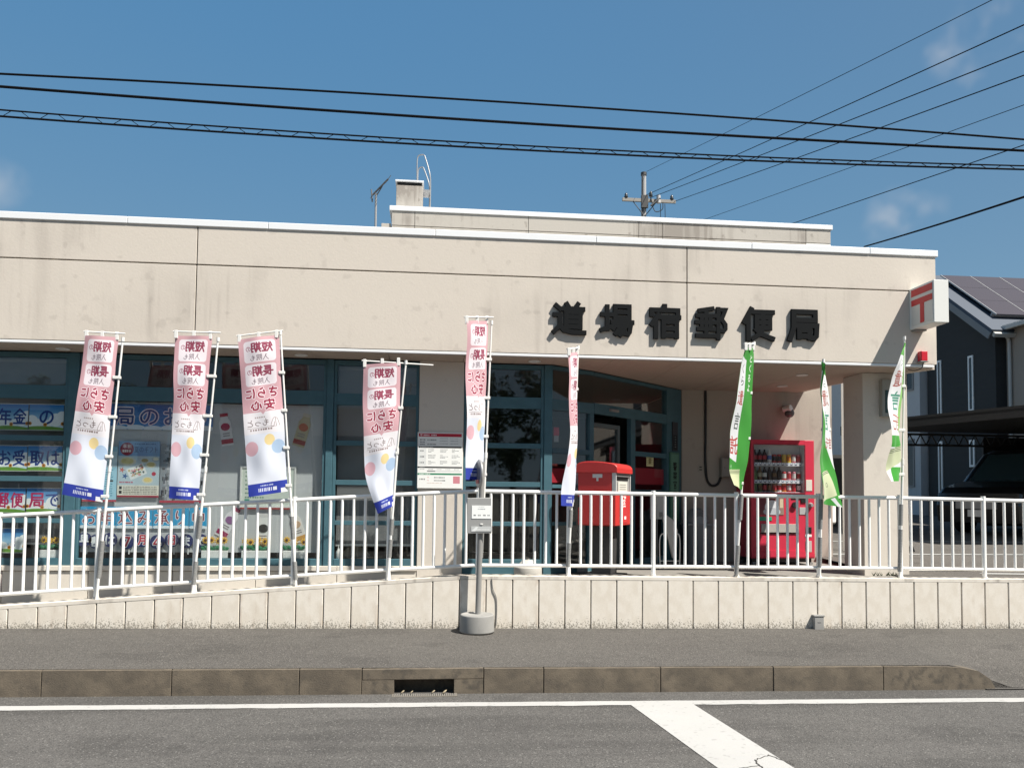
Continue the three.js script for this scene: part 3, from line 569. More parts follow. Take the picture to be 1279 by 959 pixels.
// upper storey set back, coping, chimney
{
  const jx = [-0.82, -0.413, 1.617, 3.644, 4.091, 6.82, 7.305];
  for (let i = 0; i < jx.length - 1; i++) for (const [a, b] of [[4.6, 6.286], [6.298, 6.556]])
    part(PO, 'upper_panel', box(jx[i] + 0.004, jx[i + 1] - 0.004, a, b, -5.12, -5.0, 0.004), i === 5 && a < 5 ? M.whitePlastic : M.upper);
  part(PO, 'upper_core', [box(-0.8, 7.29, 4.6, 6.55, -9, -5.03)], M.upper);
  part(PO, 'upper_coping', [box(-0.86, 7.335, 6.556, 6.642, -9.05, -4.98, 0.006)], M.coping);
  part(PO, 'upper_side_wall', box(-1.0, -0.83, 4.6, 6.335, -8.9, -5.04, 0.004), M.upper);
  part(PO, 'chimney', box(-0.79, -0.298, 6.64, 7.33, -6.4, -5.8, 0.006), M.upper);
  part(PO, 'chimney_slot', box(-0.775, -0.313, 7.33, 7.40, -6.38, -5.83), M.dark);
  part(PO, 'chimney_lid', box(-0.81, -0.278, 7.40, 7.428, -6.42, -5.78, 0.004), M.coping);
}
{
  const t = thing('roof_ladder', 'thin pale steel ladder with hoop rails beside the roof chimney', 'ladder', [-0.22, 6.64, -6]);
  part(t, 'rail', [pipe([[-0.42, 6.7, -6.1], [-0.415, 7.5, -6.1], [-0.41, 8.0, -6.1], [-0.39, 8.04, -6.1], [-0.29, 8.04, -6.06], [-0.27, 8.0, -6.05], [-0.17, 7.62, -5.95], [-0.158, 7.5, -5.95], [-0.158, 6.65, -5.95]], 0.012, 80, 6), pipe([[-0.405, 6.7, -6.35], [-0.405, 7.5, -6.35], [-0.40, 7.86, -6.35], [-0.38, 7.9, -6.35], [-0.31, 7.9, -6.31], [-0.29, 7.86, -6.3], [-0.19, 7.55, -6.2], [-0.175, 7.45, -6.2], [-0.175, 6.65, -6.2]], 0.012, 80, 6)], M.greyMetal);
  part(t, 'rung', [7.4, 7.25, 7.1, 6.95, 6.8].map((y) => rod([-0.158, y, -5.95], [-0.175, y, -6.2], 0.011, 6)).concat([box(-0.30, -0.15, 7.26, 7.32, -6.2, -5.94)]), M.greyMetal);
}
{
  const t = thing('roof_antenna', 'television antenna on a thin mast on the roof left of the chimney', 'antenna', [-0.945, 4.6, -3]);
  part(t, 'mast', rod([-0.935, 4.6, -3], [-0.945, 6.1, -3], 0.017, 8), M.greyMetal);
  part(t, 'boom', [rod([-1.0, 6.09, -3.05], [-0.76, 6.29, -2.9], 0.014, 6), rod([-0.945, 6.05, -3], [-0.85, 6.2, -2.96], 0.009, 6)], mat(0.08, 0.08, 0.085, 0.5));
  part(t, 'element', [0, 0.2, 0.4, 0.6, 0.8, 1].map((k) => rod([-1.0 + 0.24 * k - 0.05, 6.09 + 0.2 * k + 0.02, -3.25 + 0.15 * k], [-1.0 + 0.24 * k + 0.05, 6.09 + 0.2 * k - 0.02, -2.85 + 0.15 * k], 0.005, 5)).concat([rod([-1.02, 6.18, -3.06], [-1.0, 5.98, -3.03], 0.012, 6)]), mat(0.10, 0.10, 0.105, 0.5));
}
// lettering on the fascia
{
  const t = thing('lettering_sign', 'six large black characters standing off the cream fascia', 'sign lettering', [3.08, 3.7, -0.42]);
  const W = { 道: 13, 場: 12.8, 宿: 13.8, 郵: 12, 便: 13.8, 局: 15 };
  [...'道場宿郵便局'].forEach((ch, i) => { const g = metric(solidGlyph(ch, 0.396, 0.03, W[ch])); g.translate(1.598 + i * 0.5932, 3.703 + 0.004 * i - 0.01, -0.442); part(t, 'letter', g, M.letter); });
}
// projecting sign with the postal mark
{
  const t = thing('projecting_sign', 'white box sign with a red postal mark on the right end of the fascia', 'sign', [6.07, 3.7, -0.2]);
  part(t, 'housing', box(5.975, 6.165, 3.70, 4.22, -0.45, 0.05, 0.006), mat(0.72, 0.72, 0.69, 0.5));
  part(t, 'face_panel', box(5.969, 5.977, 3.735, 4.195, -0.40, 0.035, 0.002), mat(0.60, 0.60, 0.57, 0.4));
  part(t, 'postal_mark', [box(5.965, 5.971, 4.105, 4.19, -0.395, 0.03), box(5.965, 5.971, 3.985, 4.06, -0.395, 0.03), box(5.965, 5.971, 3.745, 3.985, -0.215, -0.135)], mat(0.50, 0.03, 0.035, 0.5));
  part(t, 'bracket', [box(5.995, 6.145, 3.68, 3.702, -0.452, -0.36)], M.grey);
}
{
  const t = thing('alarm_lamp', 'small red alarm lamp with a hanging wire low on the right end of the fascia', 'lamp', [6.11, 3.29, -0.4]);
  part(t, 'lamp_body', box(6.07, 6.155, 3.30, 3.425, -0.447, -0.36, 0.008), mat(0.55, 0.015, 0.03, 0.35));
  part(t, 'base', box(6.06, 6.165, 3.288, 3.30, -0.45, -0.36, 0.003), M.grey);
  part(t, 'wire', pipe([[6.11, 3.29, -0.38], [6.10, 3.22, -0.40], [6.04, 3.19, -0.45], [5.99, 3.21, -0.52]], 0.006, 24, 5), M.black);
}
// recessed lamps in the soffit
[[52, -4.36, 'first'], [370, -1.62, 'second'], [671, 1.22, 'third']].forEach(([, x, n], i) => {
  const t = thing('downlight', `recessed round soffit lamp, ${n} from the left above the windows`, 'lamp', [x, 3.22, -0.75]);
  part(t, 'ring', lathe([[0.05, 0.004], [0.075, 0.004], [0.08, -0.006], [0.06, -0.012], [0.05, -0.004]], x, 3.222, -0.72, 20), M.whitePlastic);
  part(t, 'lens', lathe([[0, -0.012], [0.05, -0.006]], x, 3.222, -0.72, 16), mat(0.6, 0.6, 0.58, 0.3));
});
[[4.93, -1.25, 'recessed round lamp in the porch ceiling nearer the fascia'], [5.15, -2.35, 'recessed round lamp in the porch ceiling nearer the back wall']].forEach(([x, z, l]) => {
  const t = thing('downlight', l, 'lamp', [x, 3.22, z]);
  part(t, 'ring', lathe([[0.05, 0.004], [0.075, 0.004], [0.08, -0.006], [0.06, -0.012], [0.05, -0.004]], x, 3.222, z, 20), M.whitePlastic);
  part(t, 'lens', lathe([[0, -0.012], [0.05, -0.006]], x, 3.222, z, 16), mat(0.6, 0.6, 0.58, 0.3));
});
// on the porch's back wall and the column
{
  const t = thing('wall_camera', 'small round security camera high on the porch back wall', 'camera', [5.5, 2.9, -3]);
  part(t, 'bracket', [box(5.47, 5.57, 2.93, 3.01, -3.05, -3.0, 0.008)], M.greyMetal);
  const g = new THREE.SphereGeometry(0.075, 16, 12); g.translate(5.53, 2.885, -2.94); part(t, 'dome', g, mat(0.10, 0.10, 0.10, 0.2));
  part(t, 'shroud', rod([5.46, 2.94, -2.98], [5.53, 2.96, -2.88], 0.05, 12), M.whitePlastic);
  const j = thing('junction_box', 'grey junction box on the porch back wall left of the vending machine', 'box', [4.6, 1.87, -3]);
  part(j, 'case', box(4.425, 4.72, 1.87, 2.17, -3.05, -2.92, 0.01), mat(0.30, 0.28, 0.25, 0.6)); part(j, 'lid', box(4.44, 4.705, 1.885, 2.155, -2.921, -2.912, 0.004), mat(0.33, 0.31, 0.28, 0.6)); part(j, 'knob', box(4.46, 4.48, 2.0, 2.03, -2.913, -2.905), M.grey);
  const c = thing('conduit_pipe', 'black cable running down the porch back wall into the junction box', 'cable', [4.2, 1.7, -3]);
  part(c, 'cable', pipe([[4.208, 3.22, -3.03], [4.207, 2.6, -3.03], [4.206, 2.06, -3.03], [4.24, 1.80, -3.03], [4.31, 1.735, -3.03], [4.40, 1.76, -3.03], [4.45, 1.87, -3.02]], 0.02, 60, 8), M.black);
  const o = thing('wall_socket', 'pale double wall socket on the porch back wall beside the green board', 'socket', [4.12, 1.95, -3.04]);
  part(o, 'plate', box(4.09, 4.17, 1.95, 2.06, -3.05, -3.038, 0.004), mat(0.36, 0.33, 0.28, 0.6)); part(o, 'hole', [box(4.11, 4.15, 2.015, 2.03, -3.0385, -3.036), box(4.11, 4.15, 1.975, 1.99, -3.0385, -3.036)], M.black);
  const m = thing('meter_box', 'grey electricity meter box with a dark window on the right porch column', 'meter', [5.93, 2.64, -0.9]);
  part(m, 'case', [box(5.845, 6.02, 2.64, 3.135, -0.95, -0.87, 0.008)], mat(0.30, 0.295, 0.26, 0.6));
  part(m, 'meter_window', box(5.885, 6.012, 2.69, 2.99, -0.871, -0.864, 0.003), mat(0.02, 0.05, 0.045, 0.15));
  part(m, 'dial', box(5.905, 5.945, 2.74, 2.78, -0.8645, -0.86), M.grey); part(m, 'dial', box(5.955, 5.99, 2.86, 2.88, -0.8645, -0.86), M.grey);
}

// ------------------------------------------------------------------ banner flags on the railing (seen from behind, so their print is mirrored)
const pinkPrint = print(512, 2000, (g, w, h) => {
  g.translate(w, 0); g.scale(-1, 1);                            // mirrored
  g.fillStyle = '#f1eef0'; g.fillRect(0, 0, w, h);
  g.fillStyle = '#d8abb1'; g.fillRect(0, 0, w, 0.475 * h);
  g.beginPath(); g.moveTo(0.44 * w, 0.474 * h); g.lineTo(0.5 * w, 0.492 * h); g.lineTo(0.56 * w, 0.474 * h); g.fill();
  const rbox = (x, y, a, b, r) => { g.beginPath(); g.moveTo(x + r, y); g.arcTo(x + a, y, x + a, y + b, r); g.arcTo(x + a, y + b, x, y + b, r); g.arcTo(x, y + b, x, y, r); g.arcTo(x, y, x + a, y, r); g.fill(); };
  g.fillStyle = '#f3ebee'; rbox(0.1 * w, 0.022 * h, 0.78 * w, 0.135 * h, 40); rbox(0.1 * w, 0.17 * h, 0.78 * w, 0.135 * h, 40);
  const rose = '#a04a62', soft = '#6d5a66';
  for (const [a, y] of [['短期', 0.034], ['長期', 0.182]]) {
    line(g, a, 0.18 * w, y * h, 0.25 * w, 0.064 * h, 0.02 * w, 15, '#963a55');
    line(g, 'の', 0.70 * w, (y + 0.018) * h, 0.13 * w, 0.036 * h, 0, 10, rose);
    line(g, '入院も', 0.28 * w, (y + 0.076) * h, 0.14 * w, 0.038 * h, 0.02 * w, 9, '#5e4a58');
  }
  line(g, 'さらに', 0.09 * w, 0.318 * h, 0.25 * w, 0.066 * h, 0.035 * w, 17, '#9c2342', '#f6eef0');
  line(g, '安心', 0.19 * w, 0.397 * h, 0.27 * w, 0.066 * h, 0.06 * w, 17, '#9c2342', '#f6eef0');
  // product line: a slim outline drawing, three kana, an underline and a row of small print
  g.strokeStyle = '#77605a'; g.lineWidth = 5; g.lineJoin = g.lineCap = 'round';
  trail(g, '~10 90 30 20 44 8 46 40 40 96|~46 10 60 8 74 30 92 92 70 96 56 50', 0.08 * w, 0.515 * h, 0.26 * w, 0.062 * h);
  line(g, 'もっと', 0.36 * w, 0.518 * h, 0.18 * w, 0.047 * h, 0.015 * w, 9, '#6b5b58');
  g.fillStyle = '#77605a'; g.fillRect(0.2 * w, 0.572 * h, 0.72 * w, 4); scribble(g, 0.3 * w, 0.58 * h, 0.58 * w, 0.011 * h, '#8a7773', 9);
  scribble(g, 0.46 * w, 0.505 * h, 0.28 * w, 0.008 * h, '#a99a96', 5);
  g.fillStyle = '#e6ecf6'; g.fillRect(0, 0.61 * h, w, 0.33 * h);
  const bal = (x, y, r, c) => { g.fillStyle = c; g.beginPath(); g.ellipse(x * w, y * h, r * w, r * w * 1.08, 0, 0, 7); g.fill(); };
  bal(0.84, 0.70, 0.165, '#e4b6bf'); bal(0.38, 0.655, 0.13, '#efd99c'); bal(0.17, 0.705, 0.165, '#b0cae4');
  g.fillStyle = '#2238a4'; g.fillRect(0, 0.925 * h, w, 0.075 * h);
  g.fillStyle = '#e8ecf4'; g.fillRect(0.27 * w, 0.957 * h, 0.1 * w, 0.022 * h); scribble(g, 0.40 * w, 0.957 * h, 0.36 * w, 0.022 * h, '#dfe4f2', 8); scribble(g, 0.36 * w, 0.938 * h, 0.34 * w, 0.008 * h, '#c8d2ec', 8);
  g.fillStyle = '#f2f2f2'; g.fillRect(0, 0.972 * h, 0.17 * w, 0.028 * h);
});
const greenWords = (g, w, h, mirror) => {
  g.fillStyle = '#2b8a22'; g.fillRect(0, 0, w, h);
};
const greenA = print(512, 1600, (g, w, h) => {                   // first green flag: white panel on the left, green margin on the right
  g.fillStyle = '#2f8f26'; g.fillRect(0, 0, w, h);
  g.fillStyle = '#dcdfe0'; g.beginPath(); g.moveTo(0.02 * w, 0.06 * h); g.lineTo(0.42 * w, 0.09 * h); g.lineTo(0.38 * w, 0.82 * h); g.lineTo(0, 0.80 * h); g.fill();
  column(g, 'くら', 0.14 * w, 0.115 * h, 0.2 * w, 0.07 * h, 0.02 * h, 12, '#22302a');
  glyph(g, '遺', 0.07 * w, 0.31 * h, 0.31 * w, 0.11 * h, 9, '#a8453c'); glyph(g, '言', 0.09 * w, 0.47 * h, 0.27 * w, 0.12 * h, 11, '#2b3f37'); glyph(g, '託', 0.01 * w, 0.64 * h, 0.38 * w, 0.13 * h, 11, '#b0423a');
  column(g, 'とくるよ', 0.60 * w, 0.05 * h, 0.24 * w, 0.055 * h, 0.014 * h, 15, '#dfe8da');
  column(g, 'とく', 0.06 * w, 0.845 * h, 0.1 * w, 0.022 * h, 0.008 * h, 14, '#d8e4d4');
  g.fillStyle = '#c9d2a4'; g.beginPath(); g.moveTo(0, 0.885 * h); g.lineTo(0.62 * w, 0.865 * h); g.lineTo(0.70 * w, h); g.lineTo(0, h); g.fill();
  g.strokeStyle = '#3c4a38'; g.lineWidth = 6; for (const k of [0.893, 0.903, 0.913]) { g.beginPath(); g.moveTo(0, k * h); g.lineTo(0.62 * w, (k - 0.018) * h); g.stroke(); }
});
const greenB = print(512, 1600, (g, w, h) => {                   // second and third: writing on white, green above and below
  g.fillStyle = '#2f8f26'; g.fillRect(0, 0, w, h);
  g.fillStyle = '#dfe2e2'; g.beginPath(); g.moveTo(0.30 * w, 0.05 * h); g.lineTo(w, 0.10 * h); g.lineTo(w, 0.74 * h); g.lineTo(0.42 * w, 0.44 * h); g.lineTo(0.2 * w, 0.2 * h); g.fill();
  g.save(); g.translate(w, 0); g.scale(-1, 1);
  glyph(g, 'ら', 0.12 * w, 0.13 * h, 0.34 * w, 0.05 * h, 11, '#4c6a58'); glyph(g, '遺', 0.06 * w, 0.20 * h, 0.52 * w, 0.115 * h, 8, '#a0584e'); glyph(g, '言', 0.06 * w, 0.345 * h, 0.50 * w, 0.125 * h, 11, '#3f8a72'); glyph(g, '託', 0.02 * w, 0.52 * h, 0.32 * w, 0.08 * h, 10, '#a0584e');
  g.restore();
  g.fillStyle = '#c3cca4'; g.beginPath(); g.moveTo(0.12 * w, 0.78 * h); g.lineTo(0.64 * w, 0.75 * h); g.lineTo(0.86 * w, 0.92 * h); g.lineTo(0.0 * w, 0.985 * h); g.fill();
  g.strokeStyle = '#3c4a38'; g.lineWidth = 7; for (const k of [0.79, 0.80]) { g.beginPath(); g.moveTo(0.12 * w, k * h); g.lineTo(0.66 * w, (k - 0.035) * h); g.stroke(); }
  g.beginPath(); g.arc(0.4 * w, 0.86 * h, 22, 0, 7); g.stroke(); g.fillStyle = '#d5d8d8'; g.beginPath(); g.moveTo(0.5 * w, 0.955 * h); g.lineTo(0.7 * w, 0.94 * h); g.lineTo(w, h); g.lineTo(0.8 * w, h); g.fill();
});
const greenC = print(512, 1600, (g, w, h) => {
  g.fillStyle = '#e3e6e6'; g.fillRect(0, 0, w, h);
  g.fillStyle = '#57a83f'; g.fillRect(0, 0, w, 0.1 * h); g.fillStyle = '#8cc46a'; g.fillRect(0.82 * w, 0.1 * h, 0.18 * w, 0.55 * h);
  g.save(); g.translate(w, 0); g.scale(-1, 1);
  glyph(g, 'く', 0.2 * w, 0.12 * h, 0.4 * w, 0.06 * h, 11, '#4c6a58'); glyph(g, '遺', 0.16 * w, 0.21 * h, 0.62 * w, 0.125 * h, 8, '#a0584e'); glyph(g, '言', 0.2 * w, 0.36 * h, 0.62 * w, 0.135 * h, 11, '#3f8a72'); glyph(g, '託', 0.10 * w, 0.52 * h, 0.72 * w, 0.12 * h, 9, '#a8604e');
  g.restore();
  g.fillStyle = '#2f9a22'; g.fillRect(0, 0.675 * h, w, 0.085 * h); g.fillRect(0.3 * w, 0.9 * h, 0.7 * w, 0.1 * h);
  g.fillStyle = '#c3cca4'; g.beginPath(); g.moveTo(0, 0.775 * h); g.lineTo(w, 0.745 * h); g.lineTo(w, 0.86 * h); g.lineTo(0, 0.93 * h); g.fill();
  g.strokeStyle = '#3c4a38'; g.lineWidth = 7; for (const k of [0.78, 0.792, 0.804]) { g.beginPath(); g.moveTo(0, k * h); g.lineTo(w, (k - 0.028) * h); g.stroke(); }
});
const cloth = (map) => new THREE.MeshPhysicalMaterial({ map, color: C(0.84, 0.83, 0.85), roughness: 0.85, side: THREE.DoubleSide, transmission: 0.12, thickness: 0, sheen: 0.2 });
const clothPink = cloth(pinkPrint), clothA = cloth(greenA), clothB = cloth(greenB), clothC = cloth(greenC);
// rows: left edge x y z, right edge x y z, from the top down; folds ripple between the edges
function clothGeo(rows, ripple, seed, bow = 0.03) {
  const n = rows.length / 6, NU = 16, NV = 60, pL = [], pR = [];
  for (let i = 0; i < n; i++) { pL.push(new THREE.Vector3(rows[i * 6], rows[i * 6 + 1], rows[i * 6 + 2])); pR.push(new THREE.Vector3(rows[i * 6 + 3], rows[i * 6 + 4], rows[i * 6 + 5])); }
  const cl = new THREE.CatmullRomCurve3(pL), cr = new THREE.CatmullRomCurve3(pR), pos = [], uv = [], id = [];
  for (let j = 0; j <= NV; j++) {
    const v = j / NV, a = cl.getPoint(v), b = cr.getPoint(v), d = b.clone().sub(a), nrm = new THREE.Vector3(-d.z, 0, d.x).normalize();
    for (let i = 0; i <= NU; i++) {
      const u = i / NU, e = Math.sin(Math.PI * u), f = bow * e + ripple * e * (Math.sin(7 * u + 9 * v + seed) * 0.6 + Math.sin(17 * v - 5 * u + seed * 2.3) * 0.4) + ripple * (1 - u) * 0.7 * Math.sin(13 * v + seed * 1.7);
      pos.push(a.x + d.x * u + nrm.x * f, a.y + d.y * u, a.z + d.z * u + nrm.z * f); uv.push(u, 1 - v);
    }
  }
  for (let j = 0; j < NV; j++) for (let i = 0; i < NU; i++) { const k = j * (NU + 1) + i; id.push(k, k + NU + 1, k + 1, k + 1, k + NU + 1, k + NU + 2); }
  const g = new THREE.BufferGeometry(); g.setAttribute('position', new THREE.Float32BufferAttribute(pos, 3)); g.setAttribute('uv', new THREE.Float32BufferAttribute(uv, 2)); g.setIndex(id); g.computeVertexNormals();
  return g;
}
function bannerFlag(name, label, group, rows, tip, mid, foot, m, o = {}) {
  const t = thing(name, label, 'banner flag', [foot[0], foot[1], foot[2]], group);
  const n = rows.length / 6;
  part(t, 'lower_pole', rod(foot, mid, 0.0145, 10), M.whitePlastic);
  part(t, 'upper_pole', rod(mid, tip, 0.0105, 10), M.whitePlastic);
  part(t, 'joint', rod([mid[0] - 0.0, mid[1] - 0.02, mid[2]], [mid[0] + (tip[0] - mid[0]) * 0.03, mid[1] + (tip[1] - mid[1]) * 0.03, mid[2]], 0.018, 10), M.whitePlastic);
  part(t, 'cloth', clothGeo(rows, o.ripple ?? 0.02, o.seed ?? 1, o.bow ?? 0.03), m);
  const tl = [rows[0], rows[1], rows[2]], tr = [rows[3], rows[4], rows[5]];
  // crossbar over the top edge, and the loops of cloth on bar and pole
  const end = o.bar ?? [tip[0] + (tip[0] - tl[0]) * 0.06, tl[1] + (tr[1] - tl[1]) * 1.06 + 0.045, tip[2]];
  if (!o.bare) part(t, 'crossbar', rod([tl[0] - 0.02, tl[1] + 0.045, tl[2]], end, 0.0085, 8), M.whitePlastic);
  part(t, 'pole_cap', rod([tip[0], tip[1] - 0.03, tip[2]], [tip[0], tip[1] + 0.015, tip[2]], 0.017, 10), M.whitePlastic);
  for (const u of o.bare ? [] : [0.03, 0.5, 0.94]) { const p = [0, 1, 2].map((k) => tl[k] + (tr[k] - tl[k]) * u); part(t, 'loop', box(p[0] - 0.018, p[0] + 0.018, p[1] - 0.03, p[1] + 0.06, p[2] - 0.012, p[2] + 0.012, 0.004), M.whitePlastic); }
  const N = o.ties ?? 4;
  for (let k = 1; k <= N; k++) {
    const i = k * (n - 1) / (N + 0.15), q = Math.floor(i), f = i - q, at = (c) => rows[q * 6 + 3 + c] + (rows[Math.min(n - 1, q + 1) * 6 + 3 + c] - rows[q * 6 + 3 + c]) * f;
    const y = at(1), w = (y - mid[1]) / (tip[1] - mid[1]), px = mid[0] + (tip[0] - mid[0]) * w;
    part(t, 'loop', box(Math.min(at(0) - 0.02, px - 0.015), Math.max(px + 0.02, at(0)), y - 0.016, y + 0.016, -0.068, -0.033, 0.004), M.whitePlastic);
  }
  if (o.tapes) for (const [y0, y1] of o.tapes) { const at = (y) => { const w = (y - foot[1]) / (mid[1] - foot[1]); return foot[0] + (mid[0] - foot[0]) * w; }; part(t, 'tape', rod([at(y0), y0, -0.058], [at(y1), y1, -0.058], 0.024, 10), M.tape); }
  return t;
}
const PINK = 'pink and white banner flags on the railing', GREEN = 'green banner flags tied to the railing';
bannerFlag('banner_flag', 'leftmost pink and white banner flag, leaning left, its blue hem over the railing', PINK,
  [-3.81, 3.25, -.0, -3.48, 3.25, -.05, -3.83, 3.03, -.0, -3.5, 3.02, -.05, -3.85, 2.81, -.0, -3.51, 2.79, -.05, -3.87, 2.6, -.0, -3.53, 2.56, -.05, -3.89, 2.38, -.0, -3.54, 2.34, -.05, -3.92, 2.16, -.0, -3.55, 2.11, -.05, -3.94, 1.95, -.0, -3.56, 1.89, -.05, -3.96, 1.73, -.0, -3.58, 1.66, -.05, -3.99, 1.52, -.0, -3.59, 1.44, -.05],
  [-3.437, 3.237, -.05], [-3.53, 1.79, -.05], [-3.619, 0.39, -.05], clothPink, { seed: 1.2, tapes: [[0.62, 1.02]] });
bannerFlag('banner_flag', 'second pink and white banner flag from the left, over the summer gift poster', PINK,
  [-2.87, 3.28, -.0, -2.48, 3.29, -.05, -2.87, 3.05, -.0, -2.5, 3.06, -.05, -2.87, 2.83, -.0, -2.51, 2.83, -.05, -2.86, 2.6, -.0, -2.52, 2.6, -.05, -2.87, 2.38, -.0, -2.54, 2.37, -.05, -2.87, 2.16, -.0, -2.55, 2.15, -.05, -2.87, 1.94, -.0, -2.56, 1.92, -.05, -2.88, 1.71, -.0, -2.57, 1.69, -.05, -2.88, 1.49, -.0, -2.58, 1.47, -.05],
  [-2.42, 3.267, -.05], [-2.515, 1.8, -.05], [-2.614, 0.45, -.05], clothPink, { seed: 2.6, tapes: [[0.55, 0.80], [1.05, 1.3]] });
bannerFlag('banner_flag', 'third pink and white banner flag from the left, spread flat between two paper bottles', PINK,
  [-2.19, 3.25, -.0, -1.76, 3.33, -.05, -2.17, 3.03, -.0, -1.74, 3.11, -.05, -2.15, 2.81, -.0, -1.73, 2.89, -.05, -2.13, 2.59, -.0, -1.71, 2.67, -.05, -2.11, 2.38, -.0, -1.69, 2.45, -.05, -2.09, 2.16, -.0, -1.67, 2.23, -.05, -2.07, 1.94, -.0, -1.66, 2.02, -.05, -2.05, 1.73, -.0, -1.64, 1.8, -.05, -2.03, 1.51, -.0, -1.62, 1.58, -.05],
  [-1.743, 3.36, -.05], [-1.612, 1.8, -.05], [-1.505, 0.515, -.05], clothPink, { seed: 4.1, tapes: [[0.6, 0.8], [1.05, 1.3]] });
bannerFlag('banner_flag', 'lowest pink and white banner flag, with a long crossbar and a curled hem', PINK,
  [-.81, 3.01, .01, -.4, 3.05, -.05, -.81, 2.79, .01, -.4, 2.85, -.05, -.81, 2.58, .01, -.4, 2.65, -.05, -.8, 2.37, .01, -.4, 2.44, -.05, -.79, 2.16, .01, -.41, 2.24, -.05, -.78, 1.95, .01, -.42, 2.04, -.05, -.76, 1.74, .01, -.44, 1.84, -.05, -.7, 1.54, .01, -.45, 1.64, -.05, -.62, 1.34, .01, -.44, 1.44, -.05],
  [-.339, 3.065, -.05], [-.42, 2.05, -.05], [-.502, 0.60, -.05], clothPink, { seed: 5.3, ripple: 0.022, ties: 3, bar: [-0.03, 3.045, -.12], tapes: [[0.85, 1.05], [1.1, 1.28]] });
bannerFlag('banner_flag', 'tallest pink and white banner flag, half turned, behind the bus stop post', PINK,
  [.33, 3.51, .15, .59, 3.56, -.05, .34, 3.29, .15, .59, 3.33, -.05, .34, 3.06, .15, .58, 3.1, -.05, .34, 2.84, .15, .58, 2.87, -.05, .34, 2.62, .15, .57, 2.64, -.05, .35, 2.39, .15, .57, 2.41, -.05, .36, 2.17, .15, .56, 2.18, -.05, .35, 1.95, .15, .56, 1.95, -.05, .34, 1.73, .15, .54, 1.73, -.05],
  [.632, 3.553, -.05], [.585, 2.0, -.05], [.535, 0.652, -.05], clothPink, { seed: 0.4, tapes: [[0.85, 1.15]] });
bannerFlag('banner_flag', 'narrow pink and white banner flag seen almost edge on, left of the red post box', PINK,
  [1.5, 3.18, .15, 1.64, 3.23, -.05, 1.5, 2.96, .15, 1.64, 3.0, -.05, 1.5, 2.74, .15, 1.63, 2.78, -.05, 1.52, 2.52, .15, 1.64, 2.55, -.05, 1.53, 2.31, .15, 1.64, 2.33, -.05, 1.5, 2.09, .15, 1.63, 2.1, -.05, 1.47, 1.88, .15, 1.63, 1.88, -.05, 1.44, 1.66, .15, 1.62, 1.66, -.05, 1.43, 1.45, .15, 1.6, 1.44, -.05],
  [1.645, 3.29, -.05], [1.60, 1.9, -.05], [1.54, 0.645, -.05], clothPink, { seed: 3.3, ripple: 0.016, tapes: [[0.75, 1.02], [1.2, 1.4]] });
bannerFlag('green_flag', 'tall green banner flag left of the vending machine, gathered at its foot', GREEN,
  [3.58, 3.3, .15, 3.76, 3.34, -.05, 3.54, 3.14, .15, 3.76, 3.17, -.05, 3.51, 2.98, .15, 3.75, 3.0, -.05, 3.48, 2.82, .15, 3.74, 2.83, -.05, 3.46, 2.66, .15, 3.73, 2.66, -.05, 3.43, 2.5, .15, 3.73, 2.49, -.05, 3.4, 2.34, .15, 3.72, 2.32, -.05, 3.39, 2.18, .15, 3.7, 2.15, -.05, 3.38, 2.02, .15, 3.68, 1.98, -.05, 3.38, 1.86, .15, 3.64, 1.82, -.05, 3.44, 1.71, .15, 3.61, 1.65, -.05],
  [3.765, 3.40, -.05], [3.68, 2.6, -.09], [3.54, 0.645, -.055], clothA, { seed: 2, bow: 0.0, ripple: 0.01, ties: 3, tapes: [[0.65, 1.0], [1.3, 1.6]] });
bannerFlag('green_flag', 'green and white banner flag twisted into a narrow strip right of the vending machine', GREEN,
  [4.60, 3.16, .02, 4.64, 3.21, -.05, 4.54, 2.98, .12, 4.65, 3.03, -.05, 4.50, 2.82, .18, 4.68, 2.86, -.05, 4.49, 2.65, .2, 4.7, 2.68, -.05, 4.47, 2.49, .22, 4.7, 2.5, -.05, 4.45, 2.32, .24, 4.71, 2.32, -.05, 4.44, 2.16, .26, 4.72, 2.15, -.05, 4.44, 2.0, .24, 4.74, 1.97, -.05, 4.46, 1.83, .22, 4.78, 1.8, -.05, 4.48, 1.67, .2, 4.81, 1.63, -.05, 4.49, 1.50, .17, 4.85, 1.46, -.05],
  [4.625, 3.215, -.05], [4.60, 2.0, -.05], [4.556, 0.635, -.05], clothB, { seed: 1.1, bow: -0.03, ripple: 0.02, ties: 2, bare: true, tapes: [[0.75, 1.1], [1.2, 1.55]] });
bannerFlag('green_flag', 'white and green banner flag blown into a curve in front of the porch column', GREEN,
  [5.60, 3.42, .04, 5.655, 3.47, -.05, 5.47, 3.29, .16, 5.64, 3.33, -.05, 5.39, 3.15, .22, 5.64, 3.18, -.05, 5.34, 3.02, .23, 5.63, 3.04, -.05, 5.32, 2.88, .21, 5.62, 2.9, -.05, 5.29, 2.74, .2, 5.61, 2.76, -.05, 5.28, 2.6, .2, 5.59, 2.62, -.05, 5.29, 2.46, .22, 5.58, 2.48, -.05, 5.30, 2.32, .24, 5.57, 2.34, -.05, 5.32, 2.19, .22, 5.59, 2.2, -.05, 5.29, 2.05, .2, 5.59, 2.06, -.05, 5.26, 1.91, .19, 5.58, 1.92, -.05, 5.30, 1.77, .21, 5.56, 1.78, -.05],
  [5.655, 3.52, -.05], [5.61, 2.0, -.05], [5.555, 0.62, -.05], clothC, { seed: 0.2, bow: 0.01, ripple: 0.018, ties: 3, bare: true, tapes: [[0.7, 1.2], [1.25, 1.5]] });

